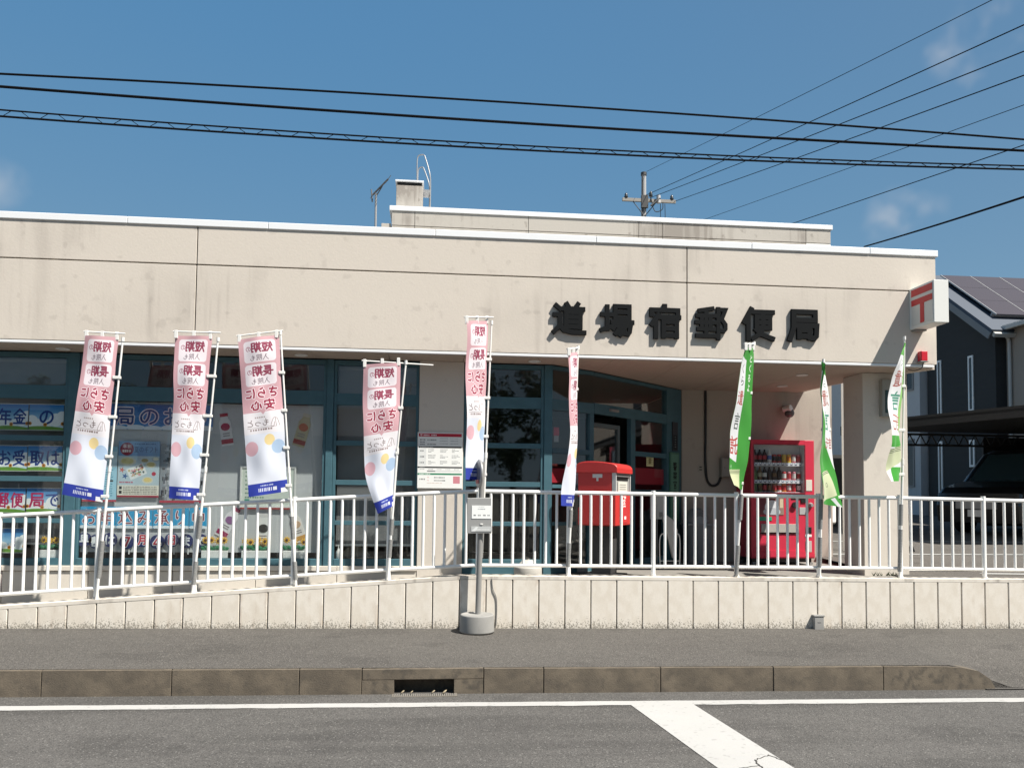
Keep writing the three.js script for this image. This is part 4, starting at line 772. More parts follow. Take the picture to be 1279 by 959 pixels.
// ------------------------------------------------------------------ displays in the windows
const sheetMat = (t) => new THREE.MeshStandardMaterial({ map: t, roughness: 0.75 });
const boardMat = mapped(colourMap(256, 256, (u, v) => { const k = 0.56 + 0.07 * (fbm(u, v, 5, 5, 701, 4) - 0.5); return [k * 0.985, k, k * 1.01]; }, 2.4), 0.8);
{
  const t = thing('display_board', 'big pale board behind the glass of the wide shop window', 'board', [-2.8, 0.82, -1.07]);
  part(t, 'board', box(-4.23, -1.37, 0.825, 2.645, -1.075, -1.062), boardMat);
  for (const [n, x0, x1, l] of [['window_blind', -7.36, -4.43, 'grey blind behind the letter cards in the left window'], ['window_blind', -1.21, -0.24, 'grey blind in the window behind the low banner flag']]) {
    const b = thing(n, l, 'blind', [(x0 + x1) / 2, 0.95, -1.12]);
    part(b, 'sheet', box(x0, x1, 0.93, 3.12, -1.135, -1.13), M.blind); part(b, 'bottom_bar', box(x0, x1, 0.905, 0.93, -1.145, -1.12), M.whitePlastic);
    part(b, 'roller', rod([x0, 3.14, -1.14], [x1, 3.14, -1.14], 0.03, 10), M.grey);
  }
}
function letterCard(label, text, colour, x0, x1, y0, y1, o = {}) {
  const t = thing('letter_card', label, 'sign card', [(x0 + x1) / 2, y0, -1.02], 'letter cards in the left window');
  const mp = print(256, 200, (g, w, h) => {
    const s = g.createLinearGradient(0, 0, 0, h); s.addColorStop(0, '#1f6fb4'); s.addColorStop(0.6, '#a9cfe4'); s.addColorStop(1, '#dbe8ea'); g.fillStyle = s; g.fillRect(0, 0, w, h);
    g.fillStyle = '#f2f4f2'; for (const [x, y, r] of [[20, 130, 46], [70, 150, 38], [200, 120, 52], [245, 90, 40], [o.cl ?? 140, 150, 30]]) { g.beginPath(); g.arc(x, y, r, 0, 7); g.fill(); }
    g.fillStyle = '#6d9c3a'; g.beginPath(); g.moveTo(0, h); g.lineTo(0, 176); g.quadraticCurveTo(w / 2, 160, w, 184); g.lineTo(w, h); g.fill();
    const k = text.length, cw = k === 1 ? 112 : 102;
    line(g, text, k === 1 ? (o.x ?? 72) : 18, 34, cw, 126, 16, o.w ?? 14, colour, o.halo);
    for (const [x, y] of [[6, 150], [250, 150], [(o.cl ?? 120), 158]]) { g.fillStyle = '#d98a1f'; for (let a = 0; a < 8; a++) { g.beginPath(); g.arc(x + 9 * Math.cos(a * 0.785), y + 9 * Math.sin(a * 0.785), 6, 0, 7); g.fill(); } g.fillStyle = '#5a2f14'; g.beginPath(); g.arc(x, y, 7, 0, 7); g.fill(); }
    if (o.extra) o.extra(g, w, h);
  });
  part(t, 'sheet', plate(x0, x1, y0, y1, -1.018, 0.003), sheetMat(mp));
  part(t, 'sleeve', [box(x0 - 0.006, x1 + 0.006, y1, y1 + 0.008, -1.023, -1.016), box(x0 - 0.006, x1 + 0.006, y0 - 0.008, y0, -1.023, -1.016)], mat(0.55, 0.56, 0.52, 0.5));
}
const navy = '#123a86', crim = '#b8245a';
letterCard('sky-print card with two navy characters in the top row of cards', '年金', navy, -5.22, -4.862, 2.282, 2.586);
letterCard('sky-print card with one navy curl in the top row of cards', 'の', navy, -4.85, -4.456, 2.284, 2.588);
letterCard('sky-print card with two navy characters, left one of the second row of cards', 'お受', navy, -5.205, -4.856, 1.79, 2.086);
letterCard('sky-print card with two navy characters, right one of the second row of cards', '取は', navy, -4.846, -4.456, 1.796, 2.09);
letterCard('sky-print card with two crimson characters in the third row of cards', '郵便', crim, -5.21, -4.858, 1.293, 1.578);
letterCard('sky-print card with one crimson and one navy character', '局', crim, -4.842, -4.46, 1.298, 1.582, { x: 22, extra: (g) => glyph(g, 'で', 142, 36, 100, 120, 14, navy) });
letterCard('sky-print card with a navy exclamation mark, lowest of the cards', '', navy, -5.17, -4.845, 0.82, 1.10, { extra: (g) => { g.fillStyle = navy; g.fillRect(150, 36, 22, 80); g.beginPath(); g.arc(161, 140, 13, 0, 7); g.fill(); } });
{ // blue banner with clouds
  const t = thing('paper_banner', 'blue paper banner with clouds and navy writing high in the wide shop window', 'banner', [-3.4, 2.3, -1.05]);
  const mp = print(768, 200, (g, w, h) => {
    const s = g.createLinearGradient(0, 0, 0, h); s.addColorStop(0, '#2a5ea0'); s.addColorStop(1, '#4f93cf'); g.fillStyle = s; g.fillRect(0, 0, w, h);
    g.fillStyle = '#e8eef4'; for (let i = 0; i < 6; i++) { g.beginPath(); g.ellipse(60 + i * 130, 190 - 6 * (i % 2), 70, 22, 0, 0, 7); g.fill(); }
    line(g, '局のお中', 34, 26, 146, 140, 34, 11, '#3a4a86', '#f0d9dc');
  });
  part(t, 'sheet', plate(-3.93, -2.72, 2.31, 2.62, -1.045, 0.003), sheetMat(mp));
}
{
  const t = thing('gift_poster', 'summer gift poster with plates of food and a red round badge', 'poster', [-3.57, 1.49, -1.04]);
  const mp = print(512, 720, (g, w, h) => {
    g.fillStyle = '#b9cbd2'; g.fillRect(0, 0, w, h);
    const s = g.createLinearGradient(0, 0, 0, 200); s.addColorStop(0, '#8fb3d6'); s.addColorStop(1, '#6f9ac6'); g.fillStyle = s; g.fillRect(0, 0, w, 190);
    g.fillStyle = '#9a2038'; g.beginPath(); g.arc(105, 100, 84, 0, 7); g.fill(); line(g, '早割', 54, 40, 48, 50, 8, 12, '#f2e4dc'); scribble(g, 50, 112, 110, 30, '#f2e4dc', 4);
    line(g, '夏のギフト', 196, 66, 54, 78, 6, 10, '#243a70'); scribble(g, 200, 26, 270, 16, '#3b5e92', 12);
    const dish = (x, y, a, b, c, d) => { g.fillStyle = c; g.beginPath(); g.ellipse(x, y, a, b, 0, 0, 7); g.fill(); g.fillStyle = d; g.beginPath(); g.ellipse(x, y - 4, a * 0.72, b * 0.68, 0, 0, 7); g.fill(); };
    dish(115, 260, 108, 60, '#d8d2bd', '#e0cf8c'); dish(330, 250, 60, 34, '#c9d0cc', '#a89a66'); dish(405, 300, 66, 40, '#d9d5bb', '#c9b872'); dish(465, 230, 50, 30, '#aeb9bb', '#e9e3c8'); dish(370, 500, 70, 44, '#d6d6c4', '#e2cc86');
    g.save(); g.translate(215, 400); g.rotate(-0.42); g.fillStyle = '#e6e8e6'; g.fillRect(-90, -78, 220, 150); for (let i = 0; i < 40; i++) { g.fillStyle = ['#a34b48', '#6d8a63', '#c9b98a', '#57626a', '#d9a0a0'][i % 5]; g.beginPath(); g.arc(rr(-70, 110), rr(-60, 54), rr(8, 16), 0, 7); g.fill(); } g.restore();
    const star = (x, y, c) => { g.fillStyle = c; g.beginPath(); for (let i = 0; i < 10; i++) { const r = i % 2 ? 16 : 44, a = i * 0.628; g.lineTo(x + r * Math.cos(a), y + r * Math.sin(a)); } g.fill(); };
    star(52, 370, '#c46a5e'); star(90, 450, '#35598f'); g.fillStyle = '#b8324a'; g.beginPath(); g.arc(444, 418, 26, 0, 7); g.fill();
    scribble(g, 24, 520, 170, 18, '#b8324a', 7);
    g.fillStyle = '#e6e2d3'; g.fillRect(0, 566, w, 132); g.fillStyle = '#2a2a2c'; g.fillRect(22, 580, 34, 40); g.fillRect(22, 636, 34, 40); for (let i = 0; i < 5; i++) scribble(g, 70, 582 + i * 22, 420, 11, '#6e6a60', 22);
    g.fillStyle = '#a3263c'; g.fillRect(0, 698, w, 22);
  });
  part(t, 'sheet', plate(-3.816, -3.331, 1.488, 2.166, -1.036, 0.003), sheetMat(mp));
}
{
  const t = thing('blue_poster', 'pale blue poster half hidden behind the leftmost banner flag', 'poster', [-4.05, 1.42, -1.04]);
  part(t, 'sheet', plate(-4.22, -3.826, 1.43, 2.10, -1.038, 0.003), sheetMat(print(256, 430, (g, w, h) => { g.fillStyle = '#9fd0e2'; g.fillRect(0, 0, w, h); g.fillStyle = '#c9e2ea'; g.fillRect(0, 40, w, 120); for (let i = 0; i < 12; i++) scribble(g, 30, 180 + i * 18, 200, 8, '#4f93b0', 10); g.fillStyle = '#14181c'; g.fillRect(190, 262, 40, 12); g.fillStyle = '#b33049'; g.fillRect(0, h - 16, w, 16); })));
  const u = thing('photo_poster', 'black and white photograph poster with a red foot, behind the second banner flag', 'poster', [-3.1, 1.42, -1.04]);
  part(u, 'sheet', plate(-3.322, -2.80, 1.424, 2.135, -1.039, 0.003), sheetMat(print(256, 350, (g, w, h) => { g.fillStyle = '#8e9398'; g.fillRect(0, 0, w, h); for (let i = 0; i < 260; i++) { const k = Math.floor(rr(20, 220)); g.fillStyle = `rgb(${k},${k},${k + 4})`; g.fillRect(rr(0, w), rr(0, h), rr(4, 22), rr(4, 26)); } g.fillStyle = '#c4566a'; g.beginPath(); g.arc(90, 120, 14, 0, 7); g.fill(); g.fillStyle = '#b33049'; g.fillRect(0, h - 14, w, 14); })));
  const f = thing('framed_notice', 'framed pale green notice with a red foot behind the third banner flag', 'notice', [-2.03, 1.4, -1.04]);
  part(f, 'sheet', plate(-2.35, -1.72, 1.40, 1.86, -1.038, 0.004), sheetMat(print(320, 230, (g, w, h) => { g.fillStyle = '#cfd6cc'; g.fillRect(0, 0, w, h); for (let i = 0; i < 7; i++) scribble(g, 20, 20 + i * 26, 120, 9, '#6f8f7c', 8); g.fillStyle = '#4f9a86'; g.fillRect(18, 190, 30, 20); })));
  part(f, 'frame', [box(-2.37, -1.70, 1.86, 1.885, -1.045, -1.03), box(-2.37, -1.70, 1.375, 1.40, -1.045, -1.03), box(-2.37, -2.35, 1.40, 1.86, -1.045, -1.03), box(-1.72, -1.70, 1.40, 1.86, -1.045, -1.03)], M.whitePlastic);
  part(f, 'strip', box(-2.36, -1.71, 1.358, 1.373, -1.045, -1.032), M.red);
}
// seven blue cards in a row
[...'お申込み承り中'].forEach((ch, i) => {
  const x0 = -4.245 + i * 0.2135, t = thing('order_card', `bright blue card with dark red writing, ${['first', 'second', 'third', 'fourth', 'fifth', 'sixth', 'last'][i]} of seven in its row`, 'sign card', [x0 + 0.1, 1.11, -1.04], 'blue order cards in the wide window');
  part(t, 'sheet', plate(x0 + 0.002, x0 + 0.209, 1.112, 1.372, -1.041, 0.003), sheetMat(print(128, 160, (g, w, h) => { g.fillStyle = '#2b9fd0'; g.fillRect(0, 0, w, h); g.fillStyle = '#e4edf2'; g.beginPath(); g.ellipse(40, 150, 40, 14, 0, 0, 7); g.ellipse(96, 154, 44, 16, 0, 0, 7); g.fill(); glyph(g, ch, 16, 22, 98, 112, 9, '#7c2038', '#e6dfe2'); })));
});
{
  const xs = [[-4.24, -4.11], [-4.10, -3.98], [-3.95, -3.81], [-3.76, -3.61], [-3.575, -3.435], [-3.40, -3.26], [-3.235, -3.085], [-3.075, -2.915], [-2.90, -2.74]];
  [...'早割は7月4日まで'].forEach((ch, i) => {
    const [a, b] = xs[i], red = i > 2 && i < 7, t = thing('date_cutout', `${red ? 'red' : 'white'} ${ch >= '0' && ch <= '9' ? 'numeral' : 'character'} on a navy disc cutout, ${['first', 'second', 'third', 'fourth', 'fifth', 'sixth', 'seventh', 'eighth', 'ninth'][i]} of nine above the sill`, 'cutout', [(a + b) / 2, 0.85, -1.04], 'navy disc cutouts above the sill');
    const r = 0.086, cx = (a + b) / 2, cy = 0.962 + (i < 7 ? (i % 2 ? -0.012 : 0.012) : 0), g = new THREE.CylinderGeometry(r, r, 0.006, 36); g.rotateX(Math.PI / 2);
    const q0 = g.attributes.position, u0 = g.attributes.uv; for (let v = 0; v < q0.count; v++) u0.setXY(v, 0.5 + q0.getX(v) / (2 * r), 0.5 + q0.getY(v) / (2 * r));
    g.translate(cx, cy, -1.04);
    part(t, 'disc', g, sheetMat(print(192, 192, (q, w, h) => {
      q.fillStyle = '#232f66'; q.fillRect(0, 0, w, h);
      if (i !== 3 && i !== 5) glyph(q, ch, 34, 30, 124, 132, 17, red ? '#c22a44' : '#f0f1f2', red ? '#f0f1f2' : '#232f66');
      else { q.font = 'bold 190px sans-serif'; q.textAlign = 'center'; q.lineWidth = 22; q.lineJoin = 'round'; q.strokeStyle = '#f0f1f2'; q.strokeText(ch, w / 2, 164); q.fillStyle = '#c22a44'; q.fillText(ch, w / 2, 164); }
    })));
    part(t, 'prop', box(cx + 0.02, cx + 0.035, 0.80, cy - 0.07, -1.048, -1.0445), M.whitePlastic);
  });
}
// paper bottles
function bottleCutout(label, x, y, h, tilt, cap, body, spot, cap2) {
  const t = thing('bottle_cutout', label, 'cutout', [x, y - h / 2, -1.05], 'paper bottles on the display board'), w = h * 0.36, m = (r) => new THREE.MeshStandardMaterial({ color: C(...r), roughness: 0.75 });
  const at = (g) => turned(g, tilt, x, y, 0);
  const out = [[-w / 2, -h / 2], [w / 2, -h / 2], [w / 2, h * 0.22], [w * 0.32, h * 0.34], [w * 0.30, h * 0.40], [-w * 0.30, h * 0.40], [-w * 0.32, h * 0.34], [-w / 2, h * 0.22]].map(([a, b]) => [x + a, y + b]);
  part(t, 'bottle_body', at(prism(out, -1.06, -1.054)), m(body));
  part(t, 'cap', at(box(x - w * 0.33, x + w * 0.33, y + h * 0.40, y + h * 0.5, -1.06, -1.053)), m(cap));
  const s = new THREE.CylinderGeometry(w * 0.38, w * 0.38, 0.004, 20); s.rotateX(Math.PI / 2); s.scale(1, 0.85, 1); s.translate(x, y + h * 0.08, -1.052); part(t, 'fruit', at(s), m(spot));
  part(t, 'label_strip', at(box(x - w * 0.49, x + w * 0.49, y - h * 0.44, y - h * 0.30, -1.0545, -1.0515)), m(cap2));
  part(t, 'label_text', at(merge([0, 1].map((k) => box(x - w * 0.28, x + w * 0.28, y - h * (0.14 + 0.07 * k), y - h * (0.11 + 0.07 * k), -1.0545, -1.052)))), m([0.3, 0.27, 0.27])).userData.kind = 'stuff';
}
bottleCutout('paper milk bottle with a red cap and red fruit, leaning left', -2.565, 2.33, 0.40, 0.16, [0.42, 0.03, 0.06], [0.78, 0.76, 0.76], [0.45, 0.04, 0.10], [0.42, 0.04, 0.07]);
bottleCutout('cream paper bottle with orange fruit, leaning right', -1.635, 2.34, 0.42, -0.26, [0.60, 0.55, 0.44], [0.52, 0.46, 0.30], [0.50, 0.13, 0.06], [0.36, 0.06, 0.05]);
bottleCutout('paper bottle with purple grapes, leaning far to the right', -2.50, 1.19, 0.40, -0.52, [0.32, 0.03, 0.10], [0.78, 0.76, 0.77], [0.30, 0.14, 0.30], [0.32, 0.03, 0.10]);
bottleCutout('upright white paper bottle with a dark and tan label', -2.083, 1.085, 0.44, 0, [0.66, 0.64, 0.62], [0.78, 0.77, 0.74], [0.06, 0.055, 0.05], [0.48, 0.32, 0.16]);
bottleCutout('white paper bottle with a pale orange label, leaning left', -1.675, 1.14, 0.38, 0.32, [0.68, 0.66, 0.64], [0.78, 0.74, 0.70], [0.60, 0.40, 0.26], [0.60, 0.32, 0.08]);
// sunflower pots on the inner sill
function flowerPot(label, x, w) {
  const t = thing('flower_pot', label, 'flower pot', [x, 0.76, -1.02], 'white pots of paper sunflowers on the window sill');
  part(t, 'pot', box(x - w / 2, x + w / 2, 0.757, 0.85, -1.046, -1.012, 0.006), M.whitePlastic);
  const k = Math.max(3, Math.round(w / 0.085));
  for (let i = 0; i < k * 2; i++) { const g = new THREE.SphereGeometry(0.03, 8, 6); g.scale(1.3, 0.75, 0.25); g.rotateZ(rr(-0.7, 0.7)); g.translate(x - w / 2 + w * (i + 0.5) / (k * 2), rr(0.865, 0.905), -1.025 + rr(-0.006, 0.006)); part(t, 'leaf', g, M.green); }
  for (let i = 0; i < k; i++) {
    const fx = x - w / 2 + w * (i + 0.5) / k + rr(-0.012, 0.012), fy = rr(0.935, 0.985), f = [];
    for (let a = 0; a < 9; a++) { const g = new THREE.SphereGeometry(0.013, 6, 5); g.scale(1.5, 0.7, 0.3); g.rotateZ(a * 0.698); g.translate(fx + 0.027 * Math.cos(a * 0.698), fy + 0.027 * Math.sin(a * 0.698), -1.02); f.push(g); }
    const fl = part(t, 'flower', f, M.yellow); const c = new THREE.SphereGeometry(0.018, 10, 8); c.scale(1, 1, 0.4); c.translate(fx, fy, -1.017); part(fl, 'seed_head', c, M.brown);
  }
}
flowerPot('white pot of paper sunflowers in the left window below the letter cards', -4.555, 0.24);
flowerPot('leftmost white pot of paper sunflowers on the sill of the wide window', -2.65, 0.31);
flowerPot('white pot of paper sunflowers on the sill below the upright bottle', -2.175, 0.31);
flowerPot('rightmost white pot of paper sunflowers on the sill of the wide window', -1.69, 0.29);
{
  const t = thing('hand_pump_bottle', 'small white pump bottle on the sill inside the window left of the notice board', 'bottle', [-1.17, 0.76, -1.03]);
  part(t, 'bottle_body', lathe([[0, 0.757], [0.028, 0.757], [0.03, 0.84], [0.012, 0.87], [0.012, 0.885]], -1.165, 0, -1.03, 14), M.whitePlastic); part(t, 'nozzle', [rod([-1.165, 0.88, -1.03], [-1.165, 0.915, -1.03], 0.006, 6), box(-1.20, -1.155, 0.91, 0.922, -1.036, -1.024)], M.whitePlastic);
  const c = thing('cone_cover', 'pale beige fan-shaped cover standing low inside the window left of the notice board', 'cover', [-0.97, 0.76, -1.25]);
  part(c, 'cover', prism([[-1.17, 0.76], [-0.80, 0.76], [-0.80, 0.79], [-0.94, 0.90], [-1.02, 0.91], [-1.17, 0.80]], -1.33, -1.29), mat(0.38, 0.33, 0.28, 0.8));
  part(c, 'edge_band', box(-1.17, -0.80, 0.757, 0.775, -1.289, -1.27), M.grey);
}
// notice board on the pier
{
  const t = thing('opening_hours_board', 'white opening hours board with red, black and green bars on the pier', 'notice board', [0.07, 1.63, -0.92]);
  part(t, 'board', box(-0.212, 0.35, 1.632, 2.332, -0.931, -0.918, 0.003), M.whitePlastic);
  part(t, 'print', plate(-0.206, 0.344, 1.638, 2.326, -0.9145, 0.003), sheetMat(print(512, 640, (g, w, h) => {
    g.fillStyle = '#e6e7e4'; g.fillRect(0, 0, w, h);
    g.fillStyle = '#b5263a'; g.fillRect(8, 8, w - 16, 38); g.fillStyle = '#eee4e4'; g.fillRect(24, 16, 26, 5); g.fillRect(24, 25, 26, 5); g.fillRect(34, 25, 5, 16); scribble(g, 64, 20, 70, 16, '#eee4e4', 5); scribble(g, 152, 20, 62, 16, '#eee4e4', 5);
     for (let j = 0; j < 3; j++) { scribble(g, 22, 76 + j * 27, 64, 12, '#3c3f42', 4); if (j !== 1) scribble(g, 108, 78 + j * 26, 104, 11, '#44474a', 8); } for (const x of [250, 370]) for (let j = 0; j < 3; j++) scribble(g, x, 62 + j * 30, 96, 6, '#83868a', 9);
    g.fillStyle = '#0c0e10'; g.fillRect(8, 158, w - 16, 18); scribble(g, 24, 162, 150, 9, '#9a9c9e', 8);
    for (let j = 0; j < 3; j++) { g.fillStyle = '#d3d5d4'; g.fillRect(8, 180 + j * 68, 88, 62); scribble(g, 24, 204 + j * 68, 50, 13, '#4a4d50', 3); for (const x of [118, 256, 392]) for (let q = 0; q < 3; q++) scribble(g, x, 190 + j * 68 + q * 15, rr(30, 100), 7, '#6d7073', 7); }
    g.fillStyle = '#0c0e10'; g.fillRect(0, 392, w, 17); scribble(g, 22, 396, 64, 9, '#9a9c9e', 4); for (let i = 0; i < 5; i++) scribble(g, 20 + i * 100, 420, 60, 7, '#7d8083', 6); g.fillStyle = '#77797b'; g.fillRect(108, 438, 96, 13); g.fillStyle = '#c0c2c2'; g.fillRect(206, 440, 290, 9);
    g.fillStyle = '#2f7b5b'; g.fillRect(0, 468, w, 20); scribble(g, 20, 473, 130, 10, '#d4ddd6', 8); for (let j = 0; j < 2; j++) { scribble(g, 190, 512 + j * 34, 130, 13, '#55585a', 9); scribble(g, 110, 514 + j * 34, 22, 8, '#c88', 2); } scribble(g, 22, 530, 66, 16, '#6b6e70', 4); scribble(g, 110, 580, 180, 6, '#b98', 12);
    g.fillStyle = '#c7808a'; g.fillRect(410, 502, 78, 84);
  })));
}

// ------------------------------------------------------------------ bus stop post on the pavement
{
  const y0 = sw(0.49, 0.22), t = thing('bus_stop', 'grey bus stop post with a timetable board and a round concrete foot on the pavement', 'bus stop', [0.49, y0, 0.215]);
  part(t, 'foot', lathe([[0, y0], [0.186, y0], [0.19, y0 + 0.02], [0.186, y0 + 0.185], [0.178, y0 + 0.198], [0.165, y0 + 0.198], [0.15, y0 + 0.188], [0, y0 + 0.186]], 0.492, 0, 0.215, 40), M.concrete);
  part(t, 'post', rod([0.505, y0 + 0.15, 0.13], [0.535, 1.93, 0.13], 0.031, 14), M.grey);
  part(t, 'timetable_box', box(0.395, 0.665, 1.135, 1.53, 0.162, 0.192, 0.008), mat(0.30, 0.30, 0.295, 0.5)).rotation.z = 0.02;
  part(t, 'timetable', plate(0.42, 0.642, 1.30, 1.445, 0.1965, 0.003), sheetMat(print(256, 168, (g, w, h) => { g.fillStyle = '#e9eae8'; g.fillRect(0, 0, w, h); scribble(g, 90, 14, 74, 8, '#9a9c9c', 6); scribble(g, 78, 40, 96, 12, '#8a8d90', 8); for (const x of [24, 80, 146, 200]) scribble(g, x, 116, 34, 18, '#4a4d50', 3); })));
  part(t, 'notice_strip', plate(0.415, 0.645, 1.16, 1.215, 0.1963, 0.003), sheetMat(print(256, 60, (g, w, h) => { g.fillStyle = '#b9bbba'; g.fillRect(0, 0, w, h); g.fillStyle = '#d9dbda'; g.beginPath(); g.moveTo(0, h); g.lineTo(60, 6); g.lineTo(90, 6); g.lineTo(50, h); g.fill(); scribble(g, 60, 34, 170, 9, '#e6e6e4', 12); })));
  part(t, 'latch', box(0.515, 0.545, 1.232, 1.246, 0.191, 0.20, 0.002), M.whitePlastic);
  const d = new THREE.CylinderGeometry(0.145, 0.145, 0.03, 32); d.rotateZ(Math.PI / 2); d.rotateY(0.16); d.translate(0.50, 1.80, 0.13);
  part(t, 'disc_sign', d, mat(0.13, 0.13, 0.14, 0.35));
  const e = new THREE.TorusGeometry(0.145, 0.017, 8, 36); e.rotateY(Math.PI / 2 + 0.16); e.translate(0.50, 1.80, 0.13); part(t, 'disc_rim', e, M.greyMetal);
  part(t, 'disc_label', [heading(box(0.478, 0.482, 1.69, 1.73, 0.065, 0.195), 0.16, 0.50, 0.13)], mat(0.45, 0.12, 0.12, 0.6));
}
{
  const t = thing('cable_housing', 'small grey metal housing at the foot of the retaining wall below a panel joint', 'box', [4.49, 0.04, 0.03]);
  part(t, 'case', box(4.435, 4.552, 0.03, 0.185, 0, 0.06, 0.008), M.concrete); part(t, 'lid', box(4.427, 4.56, 0.185, 0.205, 0, 0.066, 0.005), M.concrete); part(t, 'mark', box(4.475, 4.515, 0.12, 0.128, 0.0595, 0.063), M.grey);
  const c = thing('wall_cable', 'thin grey cable up the retaining wall beside the bus stop post', 'cable', [0.73, 0.1, 0.01]);
  part(c, 'cable', pipe([[0.665, 0.62, 0.008], [0.68, 0.5, 0.01], [0.715, 0.42, 0.01], [0.725, 0.3, 0.01], [0.72, 0.1, 0.01]], 0.006, 40, 6), M.grey);
  const f = thing('concrete_weight', 'round pale concrete weight standing on the porch floor left of the teal mullion', 'weight', [1.165, 0.575, -0.77]);
  part(f, 'weight', lathe([[0, 0.578], [0.165, 0.578], [0.174, 0.60], [0.172, 0.675], [0.16, 0.69], [0.12, 0.698], [0.095, 0.735], [0.06, 0.765], [0, 0.77]], 1.165, 0, -0.77, 32), mat(0.46, 0.44, 0.40, 0.8));
  part(f, 'socket', rod([1.165, 0.765, -0.77], [1.165, 0.78, -0.77], 0.02, 10), M.grey);
  for (const [x, n, l] of [[5.78, 9, 'small tuft of weeds at the foot of the porch column, left one'], [5.98, 14, 'dark tuft of weeds at the foot of the porch column, right one']]) {
    const w = thing('weed_tuft', l, 'weed', [x, 0.57, -0.9]);
    for (let i = 0; i < n; i++) { const a = rr(0, 6.28), h = rr(0.03, 0.07), g = new THREE.ConeGeometry(0.007, h, 4); g.rotateZ(Math.cos(a) * 0.6); g.rotateX(Math.sin(a) * 0.6); g.translate(x + rr(-0.07, 0.07), 0.565 + h * 0.4, -0.915 + rr(-0.02, 0.02)); part(w, 'blade', g, mat(0.03, 0.04, 0.018, 0.9)); }
  }
}
// ------------------------------------------------------------------ red post box, turned so that its slot side faces right
{
  const X = 2.13, Z = -0.82, t = thing('post_box', 'big red post box on a dark stand with a grey slot side', 'post box', [X, 0.57, Z]);
  const A = -0.56, h = (g) => heading(g, A, X, Z), w = 0.25, d = 0.285;
  const q = (x0, x1, y0, y1, z0, z1, b = 0) => h(box(X + x0, X + x1, y0, y1, Z + z0, Z + z1, b));
  part(t, 'cabinet', [q(-w, w - 0.05, 1.20, 1.86, -d, d, 0.02), q(w - 0.06, w, 1.20, 1.62, -d, d, 0.012)], M.red);
  const lid = new THREE.ExtrudeGeometry((() => { const s = new THREE.Shape(); s.moveTo(-w - 0.012, 1.855); s.lineTo(w + 0.012, 1.855); s.lineTo(w + 0.012, 1.90); s.quadraticCurveTo(w, 1.945, w - 0.08, 1.955); s.quadraticCurveTo(0, 1.985, -w + 0.1, 1.975); s.quadraticCurveTo(-w - 0.005, 1.965, -w - 0.012, 1.92); return s; })(), { depth: 2 * d, bevelEnabled: true, bevelThickness: 0.012, bevelSize: 0.01, bevelSegments: 3, curveSegments: 10 });
  lid.translate(X, 0, Z - d); part(t, 'lid', h(metric(lid)), M.red);
  part(t, 'slot_panel', [q(w - 0.055, w - 0.02, 1.62, 1.852, -d + 0.015, d - 0.015)], mat(0.34, 0.34, 0.33, 0.4));
  for (const g of [q(w - 0.052, w + 0.002, 1.61, 1.852, d - 0.022, d - 0.002, 0.004), q(w - 0.052, w + 0.002, 1.61, 1.852, -d + 0.002, -d + 0.022, 0.004)]) part(t, 'slot_frame', g, mat(0.5, 0.5, 0.49, 0.4));
  part(t, 'slot', q(w - 0.022, w - 0.016, 1.755, 1.80, -d + 0.06, d - 0.06), M.black);
  part(t, 'slot_hood', q(w - 0.02, w + 0.0, 1.80, 1.815, -d + 0.05, d - 0.05, 0.003), mat(0.2, 0.2, 0.2, 0.4));
  const ns = h(new THREE.BoxGeometry(0.004, 0.13, 0.34).translate(X + w - 0.012, 1.675, Z)); part(t, 'collection_notice', ns, mat(0.62, 0.60, 0.53, 0.7));
  part(t, 'notice_text', [0, 1, 2].map((k) => q(w - 0.0105, w - 0.008, 1.70 - k * 0.028, 1.708 - k * 0.028, -0.12, 0.12)), M.grey).userData.kind = 'stuff';
  const m = [q(-0.05, 0.075, 1.785, 1.83, d, d + 0.004), q(0.0, 0.025, 1.745, 1.785, d, d + 0.004)]; part(t, 'postal_emblem', m, mat(0.62, 0.60, 0.57, 0.5));
  part(t, 'side_vent', q(-w + 0.01, -w + 0.05, 1.42, 1.55, d, d + 0.006), M.black);
  const lm = sheetMat(print(128, 320, (g, a, b) => { g.fillStyle = '#b52a2c'; g.fillRect(0, 0, a, b); g.save(); g.translate(74, 20); g.rotate(Math.PI / 2); g.font = 'bold 62px sans-serif'; g.fillStyle = '#f0e6e2'; g.fillText('Post', 0, 20); g.restore(); for (let i = 0; i < 4; i++) { g.fillStyle = '#eadfda'; g.fillRect(26, 60 + i * 26, 20, 16); } g.fillRect(74, 246, 30, 34); }));
  const lg = new THREE.BoxGeometry(0.30, 0.36, 0.003); lg.rotateY(Math.PI / 2); lg.translate(X + w + 0.003, 1.41, Z); part(t, 'side_lettering', h(lg), lm);
  part(t, 'stand', [q(-0.13, 0.13, 0.60, 1.195, -0.11, 0.11, 0.01), q(-0.24, 0.24, 0.572, 0.60, -0.2, 0.2, 0.008)], mat(0.035, 0.035, 0.035, 0.6));
  const b = thing('concrete_block', 'small grey concrete block on the porch floor beside the post box stand', 'block', [1.75, 0.575, -1.2]);
  part(b, 'block', box(1.86, 1.99, 0.575, 0.66, -1.25, -1.15, 0.01), M.concrete); part(b, 'recess', box(1.89, 1.96, 0.6595, 0.6625, -1.23, -1.17), M.grey);
  const u = thing('rubber_mat', 'black rubber mat on the porch floor in front of the glass', 'mat', [1.78, 0.575, -0.8]);
  part(u, 'sheet', box(1.56, 2.0, 0.572, 0.586, -0.98, -0.66, 0.004), M.black); part(u, 'edge', box(1.555, 2.005, 0.5715, 0.576, -0.985, -0.655), M.grey);
}
